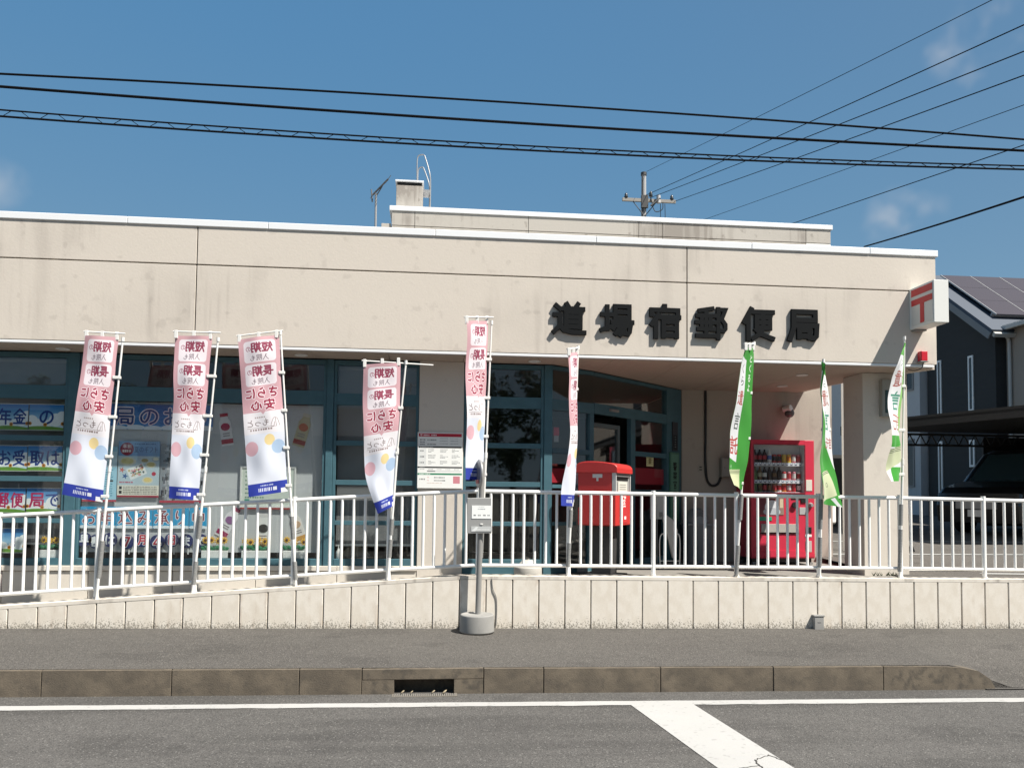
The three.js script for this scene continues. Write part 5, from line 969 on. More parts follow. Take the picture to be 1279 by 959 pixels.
// ------------------------------------------------------------------ vending machine
{
  const t = thing('vending_machine', 'red drinks vending machine in the porch corner with three shelves of bottles', 'vending machine', [5.19, 0.565, -2.75]);
  const vx = (p) => 4.702 + (p - 939) * 0.01245, vy = (p) => 2.425 - (p - 549) * 0.01185;
  const x0 = vx(939), x1 = vx(1018), yT = 2.425, yB = 0.66, F = -2.45, K = -3.03;
  const wx0 = vx(943), wx1 = vx(1006), wy0 = vy(615.5), wy1 = vy(555.5);
  part(t, 'cabinet', [box(x0, wx0, yB, yT, K, F, 0.006), box(wx1, x1, yB, yT, K, F, 0.006), box(wx0 - 0.002, wx1 + 0.002, wy1, yT, K, F - 0.001), box(wx0 - 0.002, wx1 + 0.002, yB, wy0, K, F - 0.001), box(wx0, wx1, wy0, wy1, K, K + 0.03), box(wx0, wx1, wy0, wy1, F - 0.18, F - 0.165)], M.machineRed);
  part(t, 'plinth', [box(x0 + 0.03, x1 - 0.03, 0.60, yB, K + 0.03, F - 0.05)], M.black);
  for (const [a, b] of [[x0 + 0.03, -2.52], [x1 - 0.07, -2.52], [x0 + 0.03, -2.98], [x1 - 0.07, -2.98]]) part(t, 'foot', box(a, a + 0.05, 0.567, 0.60, b, b + 0.05), M.grey);
  part(t, 'kick_panel', prism([[x0 + 0.005, yB + 0.02], [x1 - 0.005, yB + 0.02], [x1 - 0.005, yB + 0.07], [x1 - 0.25, yB + 0.115], [x0 + 0.28, yB + 0.115], [x0 + 0.005, yB + 0.07]], F, F + 0.012), M.machineRed);
  const dc = part(t, 'display_case', [box(wx0, wx1, wy0, wy1, F - 0.164, F - 0.155), box(wx0, wx0 + 0.006, wy0, wy1, F - 0.155, F - 0.01), box(wx1 - 0.006, wx1, wy0, wy1, F - 0.155, F - 0.01), box(wx0, wx1, wy1 - 0.006, wy1, F - 0.155, F - 0.01)], mat(0.62, 0.64, 0.66, 0.4));
  const shelfY = [vy(578), vy(600), vy(615)], price = print(512, 48, (g, w, h) => { g.fillStyle = '#dfe3e8'; g.fillRect(0, 0, w, h); for (let i = 0; i < 11; i++) { g.fillStyle = i < 7 ? '#3a5a9a' : '#7d8da8'; g.fillRect(8 + i * 46, 4, 34, 14); g.fillStyle = '#2a3a5c'; g.fillRect(14 + i * 46, 26, 22, 14); g.fillStyle = '#e8eef4'; g.beginPath(); g.moveTo(10 + i * 46, 4); g.lineTo(24 + i * 46, 20); g.lineTo(40 + i * 46, 4); g.fill(); } });
  for (const y of shelfY) { part(dc, 'shelf', box(wx0 + 0.007, wx1 - 0.007, y - 0.012, y, F - 0.154, F - 0.05), M.whitePlastic); part(dc, 'price_strip', plate(wx0 + 0.008, wx1 - 0.008, y - 0.045, y + 0.004, F - 0.043, 0.004), sheetMat(price)); }
  const prof = (r, h) => [[0, 0], [r, 0], [r, h * 0.6], [r * 0.9, h * 0.68], [r * 0.4, h * 0.86], [r * 0.4, h], [0, h]], can = (r, h) => [[0, 0], [r * 0.9, 0], [r, h * 0.05], [r, h * 0.92], [r * 0.85, h], [0, h]];
  const G = { b: lathe(prof(0.034, 0.2), 0, 0, 0, 12), c: lathe(can(0.032, 0.13), 0, 0, 0, 12), lb: lathe([[0.0345, 0.05], [0.0345, 0.11]], 0, 0, 0, 12), lc: lathe([[0.0328, 0.03], [0.0328, 0.10]], 0, 0, 0, 12) };
  const cm = {}; const tone = (k) => (cm[k] ??= mat(...{ k: [0.02, 0.01, 0.01], r: [0.45, 0.03, 0.04], y: [0.62, 0.42, 0.06], g: [0.10, 0.16, 0.05], w: [0.66, 0.66, 0.64], n: [0.16, 0.08, 0.03], o: [0.6, 0.2, 0.04], p: [0.55, 0.2, 0.25], b: [0.08, 0.15, 0.4], s: [0.4, 0.36, 0.24] }[k], 0.3));
  const rows = [['bkr bkr bkr bwb crk crk cyy cyo cpw cpr', 0], ['bgg bns bkw bkk bkn bkk crw cpr cpw cwr', 1], ['cgg cgn ckr ckn cnr cwr cor crw crr ckw', 2]];
  for (const [s, j] of rows) s.split(' ').forEach((c, i) => {
    const x = wx0 + 0.05 + i * ((wx1 - wx0 - 0.1) / 9), b = c[0] === 'b', o = piece(dc, b ? 'bottle' : 'can', b ? G.b : G.c, tone(c[1]), x, shelfY[j] + 0.002, F - 0.10);
  });
  rows.forEach(([s, j]) => s.split(' ').forEach((c, i) => { const x = wx0 + 0.05 + i * ((wx1 - wx0 - 0.1) / 9); piece(dc, 'wrapper', c[0] === 'b' ? G.lb : G.lc, tone(c[2]), x, shelfY[j] + 0.002, F - 0.10); }));
  part(t, 'display_glass', box(wx0, wx1, wy0, wy1, F - 0.012, F - 0.006), M.clear);
  part(t, 'display_frame', [box(wx0 - 0.008, wx1 + 0.008, wy1, wy1 + 0.012, F, F + 0.006), box(wx0 - 0.008, wx1 + 0.008, wy0 - 0.012, wy0, F, F + 0.006), box(wx0 - 0.014, wx0 - 0.002, wy0, wy1, F, F + 0.006), box(wx1 + 0.002, wx1 + 0.014, wy0, wy1, F, F + 0.006)], mat(0.25, 0.03, 0.045, 0.4));
  const B = (name, a, b, c, d, m, z = 0.006) => part(t, name, box(vx(a), vx(c), vy(d), vy(b), F - 0.002, F + z, 0.002), m);
  part(t, 'picture_panel', plate(vx(949), vx(979.5), vy(643.5), vy(621), F + 0.006, 0.005), sheetMat(print(256, 180, (g, w, h) => { const s = g.createLinearGradient(0, 0, w, h); s.addColorStop(0, '#6b2a36'); s.addColorStop(1, '#8f7f70'); g.fillStyle = s; g.fillRect(0, 0, w, h); g.fillStyle = '#d7d9dc'; g.beginPath(); g.ellipse(130, 104, 74, 70, 0, 0, 7); g.fill(); g.fillStyle = '#b2b6bb'; g.beginPath(); g.ellipse(130, 150, 90, 40, 0, 0, 7); g.fill(); g.fillStyle = '#c8b89a'; g.fillRect(214, 20, 34, 90); })));
  B('green_sticker', 948, 646, 964.5, 651, mat(0.02, 0.30, 0.16, 0.5)); B('bill_panel', 1007.5, 599, 1015, 613, mat(0.66, 0.64, 0.56, 0.5));
  B('dispensing_flap', 951, 655, 997.5, 665.5, mat(0.42, 0.40, 0.36, 0.4), 0.02); B('flap_shadow_gap', 950, 666, 998.5, 667.5, M.black, 0.004);
  B('note_plate', 999, 634, 1010, 643, mat(0.42, 0.42, 0.42, 0.35)); B('coin_return', 1006.5, 658.5, 1014, 667, M.black, 0.004); B('white_label', 1006, 668, 1014, 671, M.whitePlastic); B('small_label', 1006.5, 676, 1014, 690, mat(0.5, 0.42, 0.4, 0.5)); B('coin_slot_panel', 989, 621.5, 1001, 624, M.black);
  part(t, 'coin_knob', rod([vx(993), vy(631), F], [vx(993), vy(631), F + 0.03], 0.045, 18), M.black);
  part(t, 'lock_knob', rod([vx(1013), vy(631), F], [vx(1013), vy(631), F + 0.06], 0.04, 18, 0.022), M.greyMetal);
  B('coin_lever', 1001, 618, 1007, 628, M.black, 0.012);
}
// litter bin, umbrella bag stand, notice
{
  const t = thing('litter_bin', 'grey plastic litter bin with a domed lid against the porch back wall', 'bin', [3.96, 0.567, -2.75]);
  const P = (a, y0, y1, k) => { const g = new THREE.CylinderGeometry(a, a * k, y1 - y0, 4, 1); g.rotateY(Math.PI / 4); g.translate(3.963, (y0 + y1) / 2, -2.75); return g; };
  part(t, 'bin_body', P(0.262, 0.57, 1.14, 0.88), mat(0.20, 0.205, 0.21, 0.5)); part(t, 'rim', box(3.765, 4.16, 1.13, 1.16, -2.95, -2.55, 0.01), mat(0.24, 0.245, 0.25, 0.5));
  const l = new THREE.SphereGeometry(0.19, 20, 10, 0, Math.PI * 2, 0, Math.PI / 2); l.scale(1, 1.25, 1); l.translate(3.963, 1.158, -2.75); part(t, 'lid', l, mat(0.24, 0.245, 0.25, 0.45));
  part(t, 'flap', box(3.88, 4.05, 1.24, 1.33, -2.60, -2.585), mat(0.12, 0.12, 0.125, 0.5));
  const u = thing('umbrella_bag_stand', 'thin white wire stand with a hanging clear plastic umbrella bag, right of the post box', 'stand', [3.2, 0.567, -1.75]);
  part(u, 'frame', [pipe([[3.10, 0.57, -1.7], [3.10, 1.0, -1.7], [3.13, 1.05, -1.7], [3.36, 1.05, -1.72], [3.38, 1.0, -1.72], [3.38, 0.57, -1.72]], 0.008, 50, 6), rod([3.10, 0.68, -1.7], [3.38, 0.68, -1.72], 0.006, 6)], M.whiteMetal);
  part(u, 'bag', prism([[3.13, 1.28], [3.17, 1.32], [3.27, 1.25], [3.345, 1.10], [3.33, 0.9], [3.30, 0.72], [3.275, 0.72], [3.22, 0.95]], -1.74, -1.69), mat(0.44, 0.43, 0.42, 0.5));
  const n = thing('standing_notice', 'white notice sheet low beside the porch glass right of the post box', 'notice', [3.2, 1.2, -2.1]);
  part(n, 'sheet', box(3.05, 3.25, 1.24, 1.60, -2.04, -2.03, 0.002), mat(0.5, 0.49, 0.47, 0.7)); part(n, 'leg', rod([3.15, 0.57, -2.04], [3.15, 1.24, -2.04], 0.012, 8), M.grey); part(n, 'mark', box(3.18, 3.23, 1.27, 1.34, -2.031, -2.027), M.grey);
}

// ------------------------------------------------------------------ beyond the parking lot: houses, carport, van
const darkWall = mapped(colourMap(256, 256, (u, v) => { const k = 0.030 * (1 + 0.2 * (fbm(u, v, 4, 30, 801, 3) - 0.5)); return [k, k * 1.02, k * 1.03]; }, 2), 0.8);
const tanWall = mapped(stucco([0.34, 0.29, 0.245], 811, 0.2), 0.9), paleWall = mapped(stucco([0.52, 0.515, 0.51], 821, 0.15), 0.9);
const slate = mat(0.06, 0.075, 0.10, 0.7), gutterM = mat(0.5, 0.49, 0.46, 0.5);
{
  const t = thing('dark_house', 'charcoal house with slit windows and dark solar panels on its roof', 'house', [18, 0.8, -14]);
  const pitch = 0.726, x0 = 15.8, x1 = 24, eave = 6.42, zE = -12, zR = -15.15, ridge = eave + pitch * (zE - zR);
  const side = [[zE, 0.6], [zE, eave], [zR, ridge - 0.02], [zR, 0.6]];
  const g = new THREE.ExtrudeGeometry(new THREE.Shape(side.map(([z, y]) => new THREE.Vector2(-z, y))), { depth: x1 - x0, bevelEnabled: false }); g.rotateY(Math.PI / 2); g.translate(x0, 0, 0);
  part(t, 'wall', metric(g), darkWall);
  const a = Math.atan(pitch), L = Math.hypot(zE - zR, ridge - eave) + 0.35;
  const plane = (xa, xb, s0, s1, y0, y1, b = 0) => { const q = box(xa, xb, y0, y1, -s1, -s0, b); q.rotateX(a); q.translate(0, eave - 0.02, zE); return q; };   // s measured up the slope from the eave
  const rf = part(t, 'roof', [plane(x0 - 0.35, x1 + 0.3, -0.35, L - 0.35, 0.03, 0.12)], slate);
  part(t, 'verge_board', plane(x0 - 0.37, x0 - 0.33, -0.36, L - 0.35, -0.16, 0.03), mat(0.20, 0.205, 0.21, 0.6));
  part(t, 'gutter', plane(x0 - 0.3, x1 + 0.3, -0.47, -0.36, -0.06, 0.06, 0.01), gutterM);
  const cell = mat(0.075, 0.06, 0.062, 0.22);
  for (let i = 0; i < 7; i++) for (let j = 0; j < 3; j++) { const p = part(rf, 'solar_panel', plane(x0 + 0.22 + i * 1.0, x0 + 0.22 + i * 1.0 + 0.975, 0.45 + j * 1.03, 0.45 + j * 1.03 + 1.02, 0.22, 0.26), cell); }
  part(rf, 'panel_rail', [...Array(8)].map((_, i) => plane(x0 + 0.205 + i * 1.0, x0 + 0.225 + i * 1.0, 0.45, 3.53, 0.225, 0.268)).concat([0.6, 3.2].map((s) => plane(x0 + 0.2, x0 + 7.2, s, s + 0.05, 0.12, 0.22))), mat(0.45, 0.45, 0.44, 0.4, { metalness: 0.4 }));
  // slit windows in the side wall: z from, z to, y from, y to
  for (const [za, zb, ya, yb] of [[-14.62, -14.42, 4.05, 5.9], [-13.15, -12.93, 4.15, 5.8], [-14.62, -14.42, 1.6, 3.35], [-13.15, -12.93, 2.5, 3.3]]) {
    const f = part(t, 'window', [box(x0 - 0.03, x0 + 0.01, ya, yb, za, za + 0.05), box(x0 - 0.03, x0 + 0.01, ya, yb, zb - 0.05, zb), box(x0 - 0.03, x0 + 0.01, yb - 0.06, yb, za + 0.05, zb - 0.05), box(x0 - 0.03, x0 + 0.01, ya, ya + 0.06, za + 0.05, zb - 0.05)], M.whiteMetal);
    part(f, 'pane', box(x0 - 0.012, x0 - 0.002, ya + 0.06, yb - 0.06, za + 0.05, zb - 0.05), mat(0.03, 0.04, 0.05, 0.1));
  }
  const w = thing('tan_house_wing', 'tan rendered house wing with a pale gutter at the right edge of the view', 'house', [20, 0.8, -9]);
  part(w, 'wall', box(16.13, 24, 0.6, 6.35, -12.3, -5, 0), tanWall);
  part(w, 'roof', [box(15.92, 24.3, 6.38, 6.46, -11.9, -4.6)], slate);
  part(w, 'gutter', [box(15.83, 15.95, 6.30, 6.43, -12.1, -4.6, 0.02)], gutterM);
  part(w, 'downpipe', [pipe([[15.89, 6.32, -11.8], [15.95, 6.2, -11.8], [16.06, 6.05, -11.8], [16.07, 5.8, -11.8], [16.07, 0.9, -11.8]], 0.05, 40, 10)], gutterM);
  const p = thing('pale_house', 'pale grey two-storey house with narrow windows just right of the porch column', 'house', [14, 0.8, -19]);
  part(p, 'wall', box(15.6, 22, 0.6, 7.6, -24, -15.25), paleWall);
  part(p, 'roof', box(15.3, 22.3, 7.6, 7.8, -24.3, -15.2), slate);
  for (const [ya, yb] of [[5.15, 5.85], [1.98, 3.45]]) { const f = part(p, 'window', [box(15.565, 15.61, ya - 0.05, yb + 0.05, -15.97, -15.92), box(15.565, 15.61, ya - 0.05, yb + 0.05, -15.62, -15.57), box(15.565, 15.61, yb, yb + 0.05, -15.92, -15.62), box(15.565, 15.61, ya - 0.05, ya, -15.92, -15.62)], M.grey); part(f, 'pane', box(15.58, 15.59, ya, yb, -15.92, -15.62), mat(0.02, 0.025, 0.03, 0.1)); }
}
{
  const t = thing('carport', 'dark flat carport with a zigzag truss over the black van', 'carport', [13, 0.7, -6]);
  const D = mat(0.018, 0.017, 0.016, 0.6), y0 = 3.2;
  part(t, 'roof', slab([[9.9, -7.4], [10.85, -4.2], [18.5, -4.2], [18.5, -9.6], [9.9, -9.6]], y0, y0 + 0.05), D);
  part(t, 'fascia', [[[9.9, -9.6], [9.9, -7.4]], [[9.9, -7.4], [10.85, -4.2]], [[10.85, -4.2], [18.5, -4.2]]].map(([a, b]) => { const L = Math.hypot(b[0] - a[0], b[1] - a[1]); return box(0, L, y0 - 0.12, y0 + 0.10, -0.05, 0).rotateY(Math.atan2(-(b[1] - a[1]), b[0] - a[0])).translate(a[0], 0, a[1]); }), D);
  const tr = (ax, az, bx, bz, n, ya, yb) => { const o = []; const P = (k, y) => [ax + (bx - ax) * k, y, az + (bz - az) * k]; o.push(rod(P(0, ya), P(1, ya), 0.03, 6), rod(P(0, yb), P(1, yb), 0.03, 6)); for (let i = 0; i < n; i++) o.push(rod(P(i / n, ya), P((i + 0.5) / n, yb), 0.016, 5), rod(P((i + 0.5) / n, yb), P((i + 1) / n, ya), 0.016, 5)); return o; };
  part(t, 'truss', tr(9.95, -9.3, 18.4, -9.3, 30, 2.86, 3.12), D);
  part(t, 'truss', tr(10.9, -4.5, 18.4, -4.5, 26, 2.90, 3.12), D);
  for (const [x, z] of [[17.6, -9.3], [17.6, -4.6], [17.6, -7]]) part(t, 'post', box(x - 0.06, x + 0.06, 0.6, y0, z - 0.06, z + 0.06), D);
  part(t, 'back_panel', box(13.6, 18.4, 0.9, 3.1, -9.62, -9.56), D);
}
{
  // van: side outline pushed across, rounded at the edges; it faces left, turned a little to the street
  const X = 14.0, Z = -8.3, gy = parkY(X, Z), A = 0.42, t = thing('parked_van', 'black minivan parked under the dark carport, facing left', 'van', [X, gy, Z]);
  const h = (g) => heading(g, A, X, Z), paintM = new THREE.MeshPhysicalMaterial({ color: C(0.008, 0.008, 0.009), roughness: 0.35, clearcoat: 1, clearcoatRoughness: 0.08 });
  const S = (p) => p.map(([x, y]) => new THREE.Vector2(x, y));
  const body = new THREE.ExtrudeGeometry(new THREE.Shape(S([[-2.38, 0.30], [-2.42, 0.62], [-2.36, 0.86], [-2.2, 0.98], [-1.55, 1.12], [-1.42, 1.13], [-0.55, 1.80], [-0.3, 1.88], [0.4, 1.93], [1.6, 1.90], [2.1, 1.82], [2.35, 1.2], [2.42, 0.9], [2.42, 0.35], [2.3, 0.28]])), { depth: 1.66, bevelEnabled: true, bevelSize: 0.05, bevelThickness: 0.09, bevelSegments: 3 });
  body.translate(X, gy, Z - 0.83); part(t, 'body', h(metric(body)), paintM);
  const glassM = new THREE.MeshPhysicalMaterial({ color: C(0.07, 0.14, 0.165), roughness: 0.05, metalness: 0.5, clearcoat: 1, clearcoatRoughness: 0.03 }), dk = mat(0.012, 0.014, 0.016, 0.06);
  const ws = new THREE.BoxGeometry(1.06, 0.012, 1.5); ws.rotateZ(Math.atan2(0.67, 0.87)); ws.translate(X - 1.03, gy + 1.49, Z); part(t, 'windscreen', h(ws), glassM);
  part(t, 'side_window', h(new THREE.ExtrudeGeometry(new THREE.Shape(S([[-1.1, 1.2], [-0.42, 1.72], [0.1, 1.78], [0.1, 1.2]])), { depth: 0.02, bevelEnabled: false }).translate(X, gy, Z + 0.91)), dk);
  part(t, 'side_window', h(new THREE.ExtrudeGeometry(new THREE.Shape(S([[0.18, 1.2], [0.18, 1.78], [1.9, 1.74], [2.05, 1.2]])), { depth: 0.02, bevelEnabled: false }).translate(X, gy, Z + 0.91)), dk);
  part(t, 'visor', h(box(X - 0.3, X + 1.9, gy + 1.79, gy + 1.83, Z + 0.915, Z + 0.95, 0.004)), mat(0.42, 0.42, 0.42, 0.25, { metalness: 0.6 }));
  for (const s of [-1, 1]) { const l = new THREE.SphereGeometry(0.13, 12, 8); l.scale(0.6, 0.55, 1.5); l.translate(X - 2.32, gy + 0.80, Z + s * 0.66); part(t, 'headlight', h(l), mat(0.45, 0.46, 0.47, 0.1)); }
  part(t, 'grille', h(box(X - 2.48, X - 2.44, gy + 0.55, gy + 0.74, Z - 0.45, Z + 0.45, 0.006)), M.greyMetal);
  part(t, 'number_plate', h(box(X - 2.50, X - 2.475, gy + 0.38, gy + 0.53, Z - 0.17, Z + 0.17, 0.003)), M.whitePlastic);
  for (const s of [-1, 1]) { const m = part(t, 'mirror', h(box(X - 0.95, X - 0.83, gy + 1.14, gy + 1.32, Z + s * 1.02 - 0.1, Z + s * 1.02 + 0.1, 0.03)), s > 0 ? mat(0.5, 0.5, 0.5, 0.2) : paintM); }
  for (const [x, s] of [[-1.5, 1], [-1.5, -1], [1.45, 1], [1.45, -1]]) {
    const w = h(rod([X + x, gy + 0.33, Z + s * 0.93], [X + x, gy + 0.33, Z + s * 0.72], 0.33, 24)); const q = part(t, 'wheel', w, mat(0.012, 0.012, 0.012, 0.8)); part(q, 'rim', h(rod([X + x, gy + 0.33, Z + s * 0.94], [X + x, gy + 0.33, Z + s * 0.9], 0.22, 16)), M.greyMetal);
  }
}
{
  const t = thing('white_pole', 'slim white pole with a dark fitting behind the porch, left of the column', 'pole', [6.99, 0.6, -4]);
  part(t, 'pole', rod([6.985, 0.6, -4], [6.975, 3.8, -4], 0.028, 10), M.whiteMetal); part(t, 'fitting', box(6.985, 7.04, 2.08, 2.2, -4.06, -3.98, 0.01), M.black); part(t, 'band', rod([6.985, 1.55, -4], [6.985, 1.58, -4], 0.034, 10), M.black);
  const k = thing('white_tank', 'white rounded tank behind the railing between vending machine and column', 'tank', [7.18, 0.7, -5]);
  part(k, 'tank_body', lathe([[0, 1.08], [0.14, 1.09], [0.155, 1.13], [0.155, 1.48], [0.13, 1.52], [0, 1.53]], 7.18, 0, -5, 24), M.whitePlastic); part(k, 'stand', [rod([7.09, 0.66, -5], [7.09, 1.1, -5], 0.015, 6), rod([7.27, 0.66, -5], [7.27, 1.1, -5], 0.015, 6)], M.grey);
  const w = thing('wheel_stop', 'black rubber wheel stop on the parking lot seen left of the column', 'wheel stop', [8.0, 0.65, -3.8]);
  part(w, 'block', prism([[7.55, 0.655], [8.15, 0.655], [8.11, 0.755], [7.59, 0.755]], -3.95, -3.83), M.black); part(w, 'reflector', box(7.62, 7.7, 0.69, 0.72, -3.832, -3.826), M.grey);
  const d = thing('dark_fence', 'dark panel fence behind the parking lot left of the column', 'fence', [9.6, 0.7, -9.9]);
  for (let i = 0; i < 5; i++) part(d, 'board', box(8.2 + i * 0.5, 8.69 + i * 0.5, 0.85, 2.62, -9.95, -9.9), mat(0.055, 0.055, 0.055, 0.8));
}
// ------------------------------------------------------------------ utility pole and wires
{
  const z = -25, t = thing('utility_pole', 'concrete utility pole with a crossarm and insulators rising behind the roof', 'utility pole', [9.05, 0, z]);
  part(t, 'pole', rod([9.05, 0, z], [9.05, 15.75, z], 0.19, 16, 0.105), mat(0.36, 0.36, 0.36, 0.8));
  part(t, 'cap', [rod([9.05, 15.70, z], [9.05, 15.84, z], 0.13, 10), rod([8.98, 13.4, z + 0.12], [8.97, 15.7, z + 0.1], 0.03, 6)], mat(0.06, 0.06, 0.06, 0.6));
  part(t, 'crossarm', box(8.05, 10.45, 14.46, 14.60, z + 0.1, z + 0.2), mat(0.30, 0.28, 0.25, 0.7));
  part(t, 'brace', [rod([8.5, 14.5, z + 0.15], [8.98, 13.9, z + 0.15], 0.02, 5), rod([9.6, 14.5, z + 0.15], [9.12, 13.9, z + 0.15], 0.02, 5), rod([9.3, 14.25, z + 0.3], [9.7, 14.6, z + 0.3], 0.05, 6)], mat(0.08, 0.08, 0.08, 0.6));
  for (const [x, y] of [[8.22, 14.6], [9.33, 14.72], [10.28, 14.6]]) { const i = part(t, 'insulator', lathe([[0, y], [0.075, y], [0.09, y + 0.06], [0.06, y + 0.12], [0.075, y + 0.16], [0.03, y + 0.22], [0, y + 0.26]], x, 0, z + 0.15, 12), mat(0.05, 0.055, 0.06, 0.3)); }
  part(t, 'switch', [rod([9.65, 14.40, z + 0.25], [9.65, 14.74, z + 0.25], 0.09, 10)], mat(0.5, 0.5, 0.5, 0.4)); part(t, 'bracket', box(8.9, 9.2, 14.2, 14.75, z + 0.08, z + 0.22), mat(0.06, 0.06, 0.06, 0.6));
  part(t, 'jumper', [pipe([[9.3, 14.7, z + 0.2], [9.5, 14.0, z + 0.3], [9.8, 14.1, z + 0.3], [9.85, 14.45, z + 0.25]], 0.02, 24, 5), rod([9.75, 14.4, z + 0.2], [9.78, 12, z + 0.2], 0.015, 5), rod([9.95, 14.4, z + 0.2], [10.02, 12, z + 0.2], 0.015, 5)], M.black);
  const far = (a, b, k) => [a, b, [a[0] + (b[0] - a[0]) * k, a[1] + (b[1] - a[1]) * k, a[2] + (b[2] - a[2]) * k]];
  const thin = [['overhead_wire', [9.185, 15.9, -25], [9.817, 10.527, -4], 0.008, 'faint wire from the top of the utility pole to the upper right'], ['overhead_wire', [9.115, 14.81, -25], [10.455, 10.127, -4], 0.012, 'wire from the pole crossarm, highest of the three parallel ones to the right'], ['overhead_wire', [9.333, 14.71, -25], [10.444, 9.637, -4], 0.012, 'wire from the pole crossarm, middle of the three parallel ones to the right'], ['overhead_wire', [10.387, 14.58, -25], [10.435, 9.194, -4], 0.012, 'wire from the right end of the crossarm, lowest of the three parallel ones'], ['overhead_wire', [9.12, 12.8, -25], [10.423, 8.649, -4], 0.007, 'very faint wire crossing the sky below the three parallel ones'], ['overhead_wire', [9.124, 11.367, -25], [10.406, 7.915, -4], 0.010, 'thin wire rising from the upper roof to the right edge'], ['service_cable', [13.058, 9.265, -14], [10.385, 6.968, -4], 0.022, 'thick black cable rising from the fascia corner to the right edge']];
  for (const [n, a, b, r, l] of thin) { const w = thing(n, l, 'wire', a), e = far(a, b, 1.22)[2], m = (k) => [a[0] + (e[0] - a[0]) * k, a[1] + (e[1] - a[1]) * k - 0.03 * Math.sin(Math.PI * k), a[2] + (e[2] - a[2]) * k]; part(w, 'cable', pipe([0, 0.25, 0.5, 0.75, 1].map(m), r, 40, 5), M.cable); }
  // the cables over the street
  const ln = (y0, ym, y1) => { const f = (x) => { const k = (y0 * (x - 1.308) * (x - 11.2) / ((-7.44 - 1.308) * (-7.44 - 11.2)) + ym * (x + 7.44) * (x - 11.2) / ((1.308 + 7.44) * (1.308 - 11.2)) + y1 * (x + 7.44) * (x - 1.308) / ((11.2 + 7.44) * (11.2 - 1.308))); return k; }; return lin(-26, 28, 30).map((x) => [x, f(x), -5]); };
  for (const [a, r, l] of [[[8.617, 8.634, 8.495], 0.019, 'uppermost of the black cables crossing the whole sky'], [[8.395, 8.265, 8.274], 0.024, 'second black cable from the top crossing the whole sky']]) { const w = thing('street_cable', l, 'cable', [0, 8.4, -5]); part(w, 'cable', pipe(ln(...a), r, 120, 7), M.cable); }
  const w = thing('lashed_cable', 'lowest pair of long black cables, laced together by a zigzag wire', 'cable', [0, 7.8, -5]);
  const A = ln(7.992, 7.852, 7.976), B = ln(7.881, 7.771, 7.905);
  part(w, 'upper_cable', pipe(A, 0.014, 120, 6), M.cable); part(w, 'lower_cable', pipe(B, 0.018, 120, 7), M.cable);
  const ca = new THREE.CatmullRomCurve3(A.map(V)), cb = new THREE.CatmullRomCurve3(B.map(V)), zz = [];
  const n = 90, pa = ca.getPoints(n * 4), pb = cb.getPoints(n * 4);
  for (let i = 0; i < n; i++) zz.push(rod(pb[i * 4].toArray(), pa[i * 4 + 1].toArray(), 0.006, 5), rod(pa[i * 4 + 2].toArray(), pb[i * 4 + 3].toArray(), 0.006, 5));
  part(w, 'lacing', zz, M.cable).userData.kind = 'stuff';
}

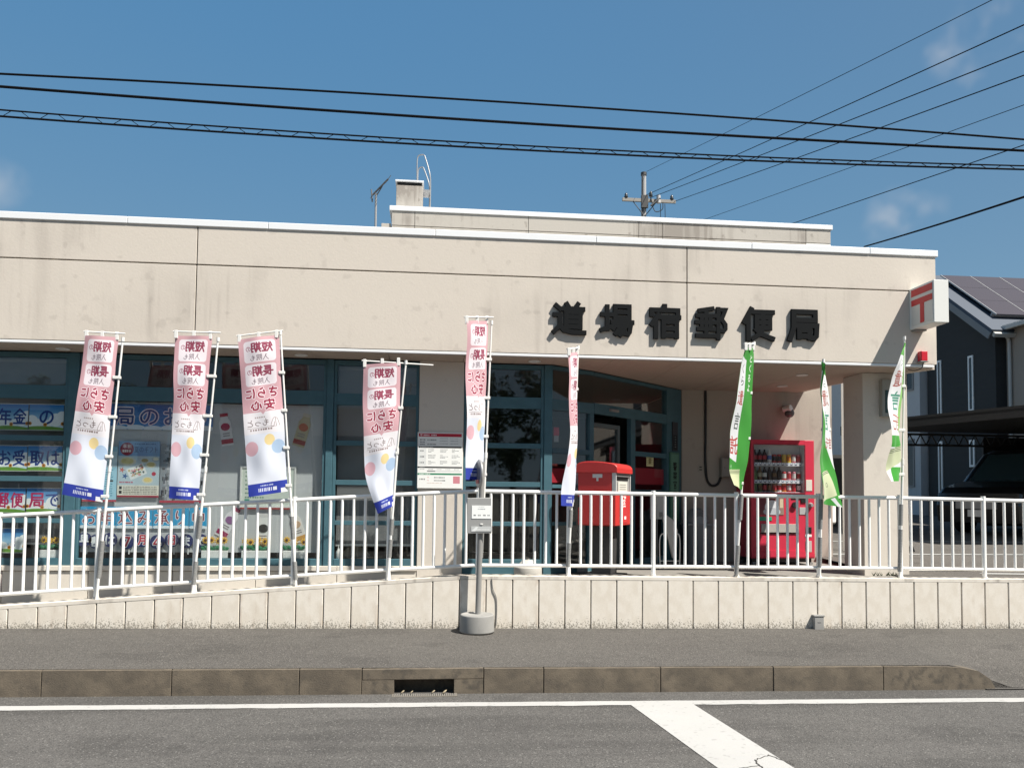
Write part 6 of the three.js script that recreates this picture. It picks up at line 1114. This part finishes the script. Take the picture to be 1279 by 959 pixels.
// ------------------------------------------------------------------ the other side of the street, seen only mirrored in the windows
{
  const spots = [[-21, 11, 6.2, 'low white house across the street, leftmost of three', 0.42], [-5, 9, 5.4, 'single-storey grey shop across the street, middle of three buildings', 0.25], [13, 12, 6.6, 'brown house across the street, rightmost of three', 0.16]];
  for (const [x, w, h, l, k] of spots) {
    const t = thing('street_house', l, 'house', [x, 0, 24]);
    part(t, 'wall', box(x - w / 2, x + w / 2, -0.5, h - 1.6, 22, 30), mat(k, k * 0.95, k * 0.88, 0.9));
    const r = prism([[-4.6, h - 1.6], [4.6, h - 1.6], [0, h]], -w / 2 - 0.5, w / 2 + 0.5); r.rotateY(Math.PI / 2); r.translate(x, 0, 26); part(t, 'roof', r, mat(0.07, 0.065, 0.065, 0.8));
    for (let i = 0; i < 3; i++) { const a = x - w / 2 + w * (i + 0.3) / 3; const f = part(t, 'window', box(a, a + 1.6, 0.9, 2.1, 21.95, 22.02), M.greyMetal); part(f, 'pane', box(a + 0.08, a + 1.52, 0.98, 2.02, 21.94, 21.96), mat(0.03, 0.035, 0.04, 0.1)); }
  }
  const trees = [[-13.5, 6.5, 'tall round garden tree across the street between the white house and the shop'], [3.2, 7, 'tall garden tree across the street between the shop and the brown house'], [24, 6, 'garden tree across the street right of the brown house']];
  const bark = mat(0.09, 0.07, 0.05, 0.95), leafM = new THREE.MeshStandardMaterial({ color: C(0.05, 0.085, 0.025), roughness: 0.8, side: THREE.DoubleSide });
  for (const [x, h, l] of trees) {
    const t = thing('garden_tree', l, 'tree', [x, -0.1, 22]);
    part(t, 'trunk', [rod([x, -0.2, 22], [x + 0.1, h * 0.5, 22], 0.16, 8, 0.1), rod([x + 0.08, h * 0.35, 22], [x - 1, h * 0.65, 22.3], 0.07, 6, 0.03), rod([x + 0.08, h * 0.4, 22], [x + 1, h * 0.7, 21.7], 0.07, 6, 0.03)], bark);
    const p = [], v = new THREE.Vector3();
    for (let c = 0; c < 46; c++) {
      const cx = x + rr(-1.9, 1.9), cy = h * 0.62 + rr(-0.3, 0.38) * h * (1 - Math.abs(cx - x) / 4), cz = 22 + rr(-1.6, 1.6), r = rr(0.3, 0.6);
      for (let i = 0; i < 70; i++) { v.set(rr(-1, 1), rr(-1, 1), rr(-1, 1)).normalize().multiplyScalar(r * Math.cbrt(R())); const a = rr(0, 6.28), e = rr(-0.8, 0.8), s = rr(0.07, 0.13), ux = Math.cos(a) * s, uz = Math.sin(a) * s, wy = Math.cos(e) * s, wx = -Math.sin(a) * Math.sin(e) * s; p.push(cx + v.x - ux, cy + v.y, cz + v.z - uz, cx + v.x + ux, cy + v.y, cz + v.z + uz, cx + v.x + wx, cy + v.y + wy, cz + v.z); }
    }
    const g = new THREE.BufferGeometry(); g.setAttribute('position', new THREE.Float32BufferAttribute(p, 3)); g.setAttribute('uv', new THREE.Float32BufferAttribute(new Float32Array(p.length / 3 * 2), 2)); g.computeVertexNormals();
    part(t, 'crown', g, leafM);
  }
}

renderer.render(scene, camera);
